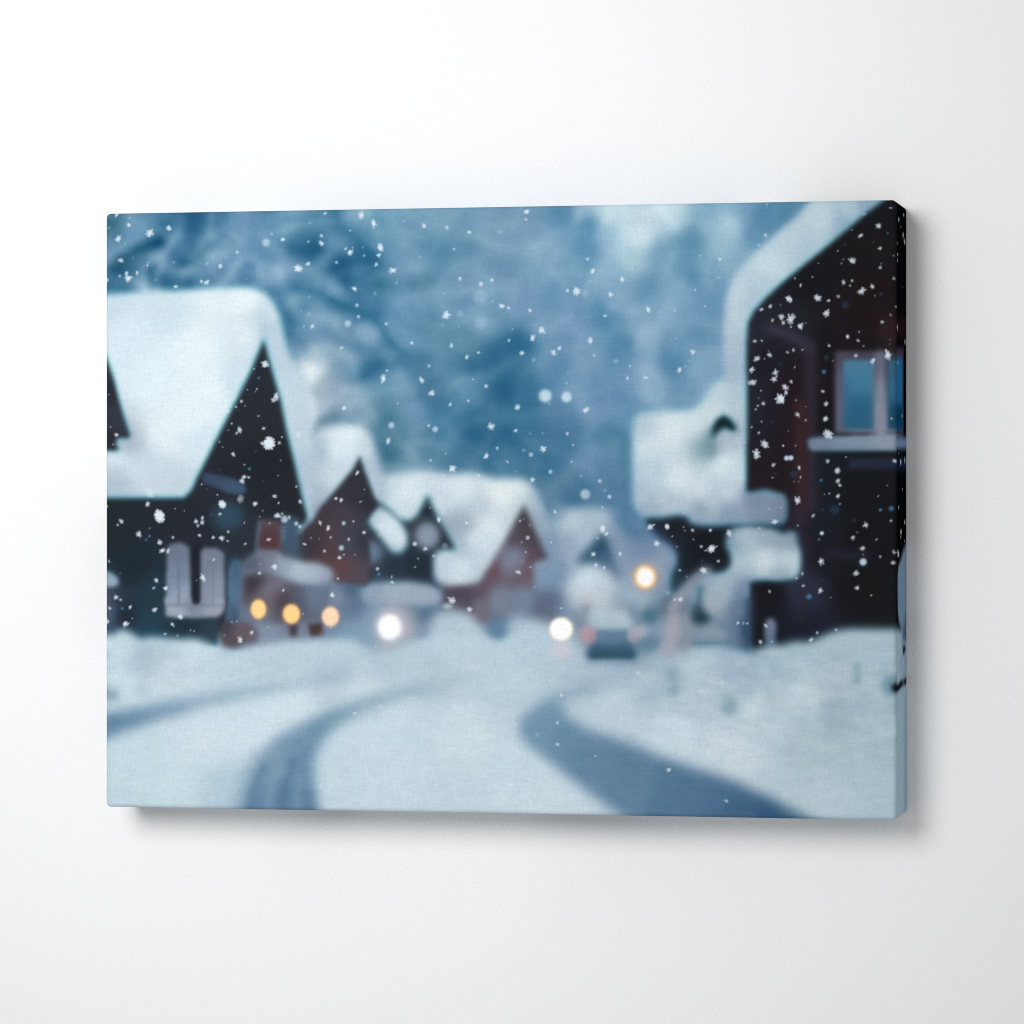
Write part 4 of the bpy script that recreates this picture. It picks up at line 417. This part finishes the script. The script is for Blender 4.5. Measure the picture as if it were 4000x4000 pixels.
        n = 6 if rng.random() < 0.5 else int(rng.integers(5, 9))
        if r < 0.55:
            a = 1 / (1 + np.exp(np.clip((d - r * (0.85 + 0.2 * np.cos(n * th + ph))) * 9.0, -30, 30)))
        else:
            # a ragged clump: short crystal arms round a core, some broken off
            core = r * (0.80 if kind == 'ball' else rng.uniform(0.50, 0.78))
            f = core - d
            arms = int(rng.integers(7, 13)) if kind != 'ball' else 16
            for k in range(arms):
                g = 6.283 * (k + rng.uniform(-0.35, 0.35)) / arms
                reach = r * (rng.uniform(0.55, 1.15) if kind != 'ball' else rng.uniform(0.9, 1.06))
                ca, sa = math.cos(g), math.sin(g)
                along = x * ca + y * sa
                t_ = np.clip(along, 0.2 * r, reach)
                f = np.maximum(f, (0.14 * r + 0.07) - np.hypot(x - t_ * ca, y - t_ * sa))
            a = 1 / (1 + np.exp(-np.clip(f * 10.0, -30, 30)))
            if kind != 'ball':
                gap = rng.random(a.shape).astype(np.float32)
                a = a * (1 - 0.30 * (gap > 0.6) * np.clip(d / r * 1.5, 0, 1))
        self.lay(b, a * (0.55 if kind == 'pale' else 0.97), rgb((216, 227, 237) if kind != 'ball' else (221, 231, 239)))

    def boughs(self, reach, strength, size, soft):
        """Snow-laden branches, far out of focus: warped ridges, strongest on the near trees at left."""
        H, W = self.img.shape[:2]; h, w = H // 3, W // 3           # about 1 dot per mm
        def cloud(s):
            n = blur(rng.standard_normal((h, w)).astype(np.float32), s); return n / n.std()
        wx, wy = cloud(14), cloud(14); a, b = cloud(size), cloud(9)
        yy, xx = np.mgrid[0:h, 0:w]
        xi = np.clip(xx + 1.9 * size * wx, 0, w - 1).astype(int); yi = np.clip(yy * 1.25 + 1.3 * size * wy, 0, h - 1).astype(int)
        ridge = np.exp(-(a[yi, xi] / 0.42) ** 2) - 0.38
        f = blur(0.9 * ridge + 0.15 * b, soft) * np.clip(1.25 - xx / reach, 0.32, 1.0)
        self.img += resize(f, H, W) * strength * np.array((44, 36, 28), dtype=np.float32) / 255.0

    def crusts(self, top):
        """Lumpy trodden snow on the banks and the road, out of focus."""
        H, W = self.img.shape[:2]; h, w = H // 3, W // 3
        def cloud(sx, sy):
            n = blur1(blur1(rng.standard_normal((h, w)).astype(np.float32), sy, 0), sx, 1); return n / n.std()
        yy, xx = np.mgrid[0:h, 0:w]
        bank = np.clip((xx - 235) / 90.0, 0, 1) * np.clip((290 - yy) / 40.0, 0, 1) + np.clip((90 - xx) / 60.0, 0, 1) * np.clip((240 - yy) / 12.0, 0, 1)
        f = (cloud(5, 1.6) * 0.5 + cloud(2.2, 1.2) * 0.5) * (0.45 + 0.9 * bank) * np.clip((yy - top) / 10.0, 0, 1)
        self.img += resize(f, H, W) * np.array((4.2, 3.6, 3.0), dtype=np.float32) / 255.0

    def run(self, ops):
        for op in ops:
            getattr(self, op[0])(*op[1:])

front = Print(CW, CH)
front.run(PRINT)
for kind, spots in FLAKES.items():
    for u, v, r in spots:
        front.flake(kind, u, v, r)
side = Print(DEPTH, CH)
side.run(SIDE_PRINT)
for u, v, r in SIDE_FLAKES:
    side.flake('crisp', u, v, r * 1.15, 2.0)

def to_linear(c):
    return np.where(c <= 0.04045, c / 12.92, ((c + 0.055) / 1.055) ** 2.4)

INK = 0.855                                                    # ink strength against the white of the wall
def sample(img, u, v):
    """Colour of a print raster at millimetre positions, bilinear."""
    H, W = img.shape[:2]
    x = np.clip(u * PX - 0.5, 0, W - 1.001); y = np.clip(v * PX - 0.5, 0, H - 1.001)
    x0 = x.astype(int); y0 = y.astype(int); fx = (x - x0)[:, None]; fy = (y - y0)[:, None]
    return (img[y0, x0] * (1 - fx) + img[y0, x0 + 1] * fx) * (1 - fy) + (img[y0 + 1, x0] * (1 - fx) + img[y0 + 1, x0 + 1] * fx) * fy

def print_colour(u, v):
    """Print colour for unrolled canvas coordinates: the right wrap has its own strip, the other wraps mirror the front."""
    out = sample(front.img, np.abs(np.where(u > CW, 2 * CW - u, u)), np.abs(np.where(v > CH, 2 * CH - v, v)))
    k = u > CW
    if k.any():
        out[k] = sample(side.img, u[k] - CW, v[k])
    return to_linear(out) * INK

# ------------------------------------------------------------------ materials
def node_mat(name):
    m = bpy.data.materials.new(name); m.use_nodes = True
    nt = m.node_tree
    return m, nt, nt.nodes, nt.links, nt.nodes['Principled BSDF']

def canvas_material():
    m, nt, N, L, P = node_mat('printed_canvas')
    at = N.new('ShaderNodeAttribute'); at.attribute_name = 'print'
    tc = N.new('ShaderNodeTexCoord')
    def thread(scale, sx, sy, detail=2.0):
        mp = N.new('ShaderNodeMapping'); mp.inputs['Scale'].default_value = (sx, 1000.0 * 0.3, sy)
        nz = N.new('ShaderNodeTexNoise'); nz.inputs['Scale'].default_value = scale; nz.inputs['Detail'].default_value = detail
        L.new(tc.outputs['Object'], mp.inputs['Vector']); L.new(mp.outputs['Vector'], nz.inputs['Vector'])
        return nz.outputs['Fac']
    weft = thread(1.0, 200.0, 2000.0)          # long horizontal threads, about 0.7 mm apart
    warp = thread(1.0, 2000.0, 300.0)          # upright threads
    grain = thread(1.0, 1300.0, 1300.0, 3.0)
    def mix(a, b, op):
        n = N.new('ShaderNodeMath'); n.operation = op
        for i, x in enumerate((a, b)):
            if isinstance(x, float): n.inputs[i].default_value = x
            else: L.new(x, n.inputs[i])
        return n.outputs[0]
    weave = mix(mix(weft, warp, 'ADD'), grain, 'ADD')          # about 1.5 on average
    tone = mix(mix(weave, 0.20, 'MULTIPLY'), 0.70, 'ADD')
    vm = N.new('ShaderNodeVectorMath'); vm.operation = 'SCALE'
    L.new(at.outputs['Color'], vm.inputs[0]); L.new(tone, vm.inputs['Scale'])
    L.new(vm.outputs['Vector'], P.inputs['Base Color'])
    bp = N.new('ShaderNodeBump'); bp.inputs['Strength'].default_value = 0.16; bp.inputs['Distance'].default_value = 0.0004
    L.new(weave, bp.inputs['Height']); L.new(bp.outputs['Normal'], P.inputs['Normal'])
    P.inputs['Roughness'].default_value = 0.9; P.inputs['Specular IOR Level'].default_value = 0.0
    return m

def wall_material():
    m, nt, N, L, P = node_mat('white_wall_paint')
    tc = N.new('ShaderNodeTexCoord')
    nz = N.new('ShaderNodeTexNoise'); nz.inputs['Scale'].default_value = 1100.0; nz.inputs['Detail'].default_value = 3.0
    L.new(tc.outputs['Object'], nz.inputs['Vector'])
    big = N.new('ShaderNodeTexNoise'); big.inputs['Scale'].default_value = 130.0; big.inputs['Detail'].default_value = 4.0
    L.new(tc.outputs['Object'], big.inputs['Vector'])
    cr = N.new('ShaderNodeValToRGB')
    cr.color_ramp.elements[0].position = 0.30; cr.color_ramp.elements[0].color = (0.80, 0.80, 0.80, 1)
    cr.color_ramp.elements[1].position = 0.70; cr.color_ramp.elements[1].color = (0.87, 0.87, 0.87, 1)
    L.new(nz.outputs['Fac'], cr.inputs['Fac']); L.new(cr.outputs['Color'], P.inputs['Base Color'])
    ad = N.new('ShaderNodeMath'); ad.operation = 'ADD'
    L.new(nz.outputs['Fac'], ad.inputs[0]); L.new(big.outputs['Fac'], ad.inputs[1])
    bp = N.new('ShaderNodeBump'); bp.inputs['Strength'].default_value = 0.10; bp.inputs['Distance'].default_value = 0.0006
    L.new(ad.outputs[0], bp.inputs['Height']); L.new(bp.outputs['Normal'], P.inputs['Normal'])
    P.inputs['Roughness'].default_value = 0.9; P.inputs['Specular IOR Level'].default_value = 0.1
    return m

# ------------------------------------------------------------------ meshes
def mesh_object(name, verts, faces, mat, parent=None, colours=None, smooth=True):
    """verts (n,3) metres, faces (m,4)."""
    me = bpy.data.meshes.new(name)
    nv, nf = len(verts), len(faces)
    me.vertices.add(nv); me.vertices.foreach_set('co', np.ascontiguousarray(verts, dtype=np.float32).ravel())
    me.loops.add(nf * 4); me.loops.foreach_set('vertex_index', np.ascontiguousarray(faces, dtype=np.int32).ravel())
    me.polygons.add(nf)
    me.polygons.foreach_set('loop_start', np.arange(0, nf * 4, 4, dtype=np.int32))
    me.polygons.foreach_set('use_smooth', np.full(nf, smooth, dtype=bool))
    me.update(calc_edges=True)
    if colours is not None:
        ca = me.color_attributes.new('print', 'FLOAT_COLOR', 'POINT')
        ca.data.foreach_set('color', np.concatenate([colours, np.ones((nv, 1))], 1).astype(np.float32).ravel())
    me.materials.append(mat)
    me.validate()
    o = bpy.data.objects.new(name, me); col.objects.link(o)
    if parent: o.parent = parent
    return o

def strip_faces(ids):
    """quads between consecutive rows of vertex ids"""
    a, b = ids[:-1], ids[1:]
    return np.stack([a[:, :-1], a[:, 1:], b[:, 1:], b[:, :-1]], -1).reshape(-1, 4)

def place(u, v, d):
    """canvas millimetres (u right, v down, d behind the front) -> object metres"""
    return np.stack([(u - CW / 2), d - DEPTH, (CH / 2 - v)], -1) * 0.001

mat_canvas = canvas_material(); mat_wall = wall_material()

canvas = bpy.data.objects.new('canvas_print', None); col.objects.link(canvas)
canvas.empty_display_size = 0.05
canvas.location = (0, -0.0006, 0)
canvas['label'] = 'canvas print of a blurred snowy village street with snowflakes, hung on white wall'
canvas['category'] = 'canvas print'

# front face: dense flat field, then the cloth rolling over the rounded edge
NU, NV = 1100, 825
us = np.linspace(ROLL, CW - ROLL, NU); vs = np.linspace(ROLL, CH - ROLL, NV)
U, V = np.meshgrid(us, vs)
grid = np.arange(NU * NV).reshape(NV, NU)
fu, fv = U.ravel(), V.ravel()
front_v = [place(fu, fv, np.zeros_like(fu))]; front_c = [print_colour(fu, fv)]
faces = [strip_faces(grid)[:, ::-1]]
NC = 9                                                         # fan points round each corner
ring_ids, ring_u, ring_v, ring_n = [], [], [], []
def add_side(ids, n):
    ring_ids.extend(ids); ring_u.extend(fu[ids]); ring_v.extend(fv[ids]); ring_n.extend([n] * len(ids))
def add_corner(i, a0):
    for k in range(1, NC):
        a = a0 + (math.pi / 2) * k / NC
        ring_ids.append(i); ring_u.append(fu[i]); ring_v.append(fv[i]); ring_n.append((math.cos(a), math.sin(a)))
add_side(grid[0, :], (0, -1)); add_corner(grid[0, -1], -math.pi / 2)
add_side(grid[:, -1], (1, 0)); add_corner(grid[-1, -1], 0)
add_side(grid[-1, ::-1], (0, 1)); add_corner(grid[-1, 0], math.pi / 2)
add_side(grid[::-1, 0], (-1, 0)); add_corner(grid[0, 0], math.pi)
ring_u = np.array(ring_u); ring_v = np.array(ring_v); ring_n = np.array(ring_n, dtype=float); ring_ids = np.array(ring_ids)
count = NU * NV; M = len(ring_u); prev = ring_ids
K = 7
for k in range(1, K + 1):
    t = (math.pi / 2) * k / K
    off, dep = ROLL * math.sin(t), ROLL * (1 - math.cos(t))
    u, v = ring_u + ring_n[:, 0] * off, ring_v + ring_n[:, 1] * off
    front_v.append(place(u, v, np.full(M, dep)))
    arc = ROLL * t * 0.62                                      # cloth length spent on the roll
    front_c.append(print_colour(np.clip(ring_u + ring_n[:, 0] * off, 0.05, CW), np.clip(ring_v + ring_n[:, 1] * off, 0.05, CH - 0.05)))
    ids = count + np.arange(M)
    a = np.append(prev, prev[0]); b = np.append(ids, ids[0])
    f = np.stack([a[:-1], a[1:], b[1:], b[:-1]], 1)
    if k == 1:                                                 # the fan at each corner starts from one vertex
        f = f[(f[:, 0] != f[:, 1])]
        tri = [(ring_ids[i], ids[(i + 1) % M], ids[i]) for i in range(M) if ring_ids[i] == ring_ids[(i + 1) % M]]
    faces.append(f); prev = ids; count += M
fan = np.array(tri)
me_v = np.concatenate(front_v); me_c = np.concatenate(front_c); me_f = np.concatenate(faces)
# fans as thin quads: split their outer edge at the middle
mid = (me_v[fan[:, 1]] + me_v[fan[:, 2]]) / 2; midc = (me_c[fan[:, 1]] + me_c[fan[:, 2]]) / 2
mi = len(me_v) + np.arange(len(fan))
me_v = np.concatenate([me_v, mid]); me_c = np.concatenate([me_c, midc])
me_f = np.concatenate([me_f, np.stack([fan[:, 0], fan[:, 1], mi, fan[:, 2]], 1)])
mesh_object('printed_front', me_v, me_f, mat_canvas, canvas, me_c)

# four wrapped edges behind the roll, each from the middle of one rounded corner to the next
def wrapped_edge(name, sel, rows):
    u = ring_u[sel] + ring_n[sel, 0] * ROLL; v = ring_v[sel] + ring_n[sel, 1] * ROLL
    n = ring_n[sel]
    d = np.linspace(ROLL, DEPTH, rows)
    out_v, out_c = [], []
    for dd in d:
        out_v.append(place(u, v, np.full(len(u), dd)))
        w = dd
        if n[len(n) // 2][0] > 0.5:
            cu, cv = np.full(len(u), CW + 0.01) + w, np.clip(v, 0, CH)
        elif n[len(n) // 2][0] < -0.5:
            cu, cv = np.full(len(u), w), np.clip(v, 0, CH)
        elif n[len(n) // 2][1] > 0:
            cu, cv = np.clip(u, 0, CW), np.full(len(u), CH - w)
        else:
            cu, cv = np.clip(u, 0, CW), np.full(len(u), w)
        out_c.append(print_colour(cu, cv))
    ids = np.arange(rows * len(u)).reshape(rows, len(u))
    return mesh_object(name, np.concatenate(out_v), strip_faces(ids), mat_canvas, canvas, np.concatenate(out_c))

order = np.arange(M); half = NC // 2
corner_mid = [NU + half - 1, NU + NC - 1 + NV + half - 1, 2 * NU + NV + 2 * (NC - 1) + half - 1, 2 * NU + 2 * NV + 3 * (NC - 1) + half - 1]
def span(a, b):
    return order[a:b + 1] if b >= a else np.concatenate([order[a:], order[:b + 1]])
e = wrapped_edge('wrapped_edge', span(corner_mid[0], corner_mid[1]), 90)     # right, the one in view
e['label'] = 'shaded right edge of the canvas with dark house wall, pale snow and black twig'
wrapped_edge('wrapped_edge', span(corner_mid[3], corner_mid[0]), 24)         # top
wrapped_edge('wrapped_edge', span(corner_mid[1], corner_mid[2]), 24)         # bottom
wrapped_edge('wrapped_edge', span(corner_mid[2], corner_mid[3]), 24)         # left

# wall
w = np.array([(-1.6, 0, -1.3), (1.6, 0, -1.3), (1.6, 0, 1.3), (-1.6, 0, 1.3)])
wall = mesh_object('wall', w, np.array([[0, 1, 2, 3]]), mat_wall, smooth=False)
wall['kind'] = 'structure'

# ------------------------------------------------------------------ light
world = bpy.data.worlds.new('World'); scene.world = world; world.use_nodes = True
bg = world.node_tree.nodes['Background']
bg.inputs['Color'].default_value = (1, 1, 1, 1); bg.inputs['Strength'].default_value = 0.50
ld = bpy.data.lights.new('studio_softbox', 'AREA'); ld.shape = 'DISK'; ld.size = 0.60; ld.energy = 2.5; ld.spread = 2 * math.atan(0.62)
lo = bpy.data.objects.new('studio_softbox', ld); col.objects.link(lo)
lo.location = (-0.23, -1.5, 0.345)
from mathutils import Vector
lo.rotation_euler = (Vector((-0.15, 0, 0.075)) - lo.location).to_track_quat('-Z', 'Y').to_euler()

# ------------------------------------------------------------------ camera
cd = bpy.data.cameras.new('camera'); cam = bpy.data.objects.new('camera', cd); col.objects.link(cam)
cam.location = (0.40375, -1.87185, -0.00091); cam.rotation_euler = (math.pi / 2, 0, 0.212283)
cd.sensor_width = 36.0; cd.lens = 14779.8 / 4000 * 36.0; cd.clip_end = 50
scene.camera = cam

vs_ = scene.view_settings
vs_.view_transform = 'Standard'; vs_.look = 'None'; vs_.exposure = 0.0; vs_.gamma = 1.0; vs_.use_curve_mapping = False
scene.cycles.use_denoising = False; scene.cycles.filter_width = 1.1
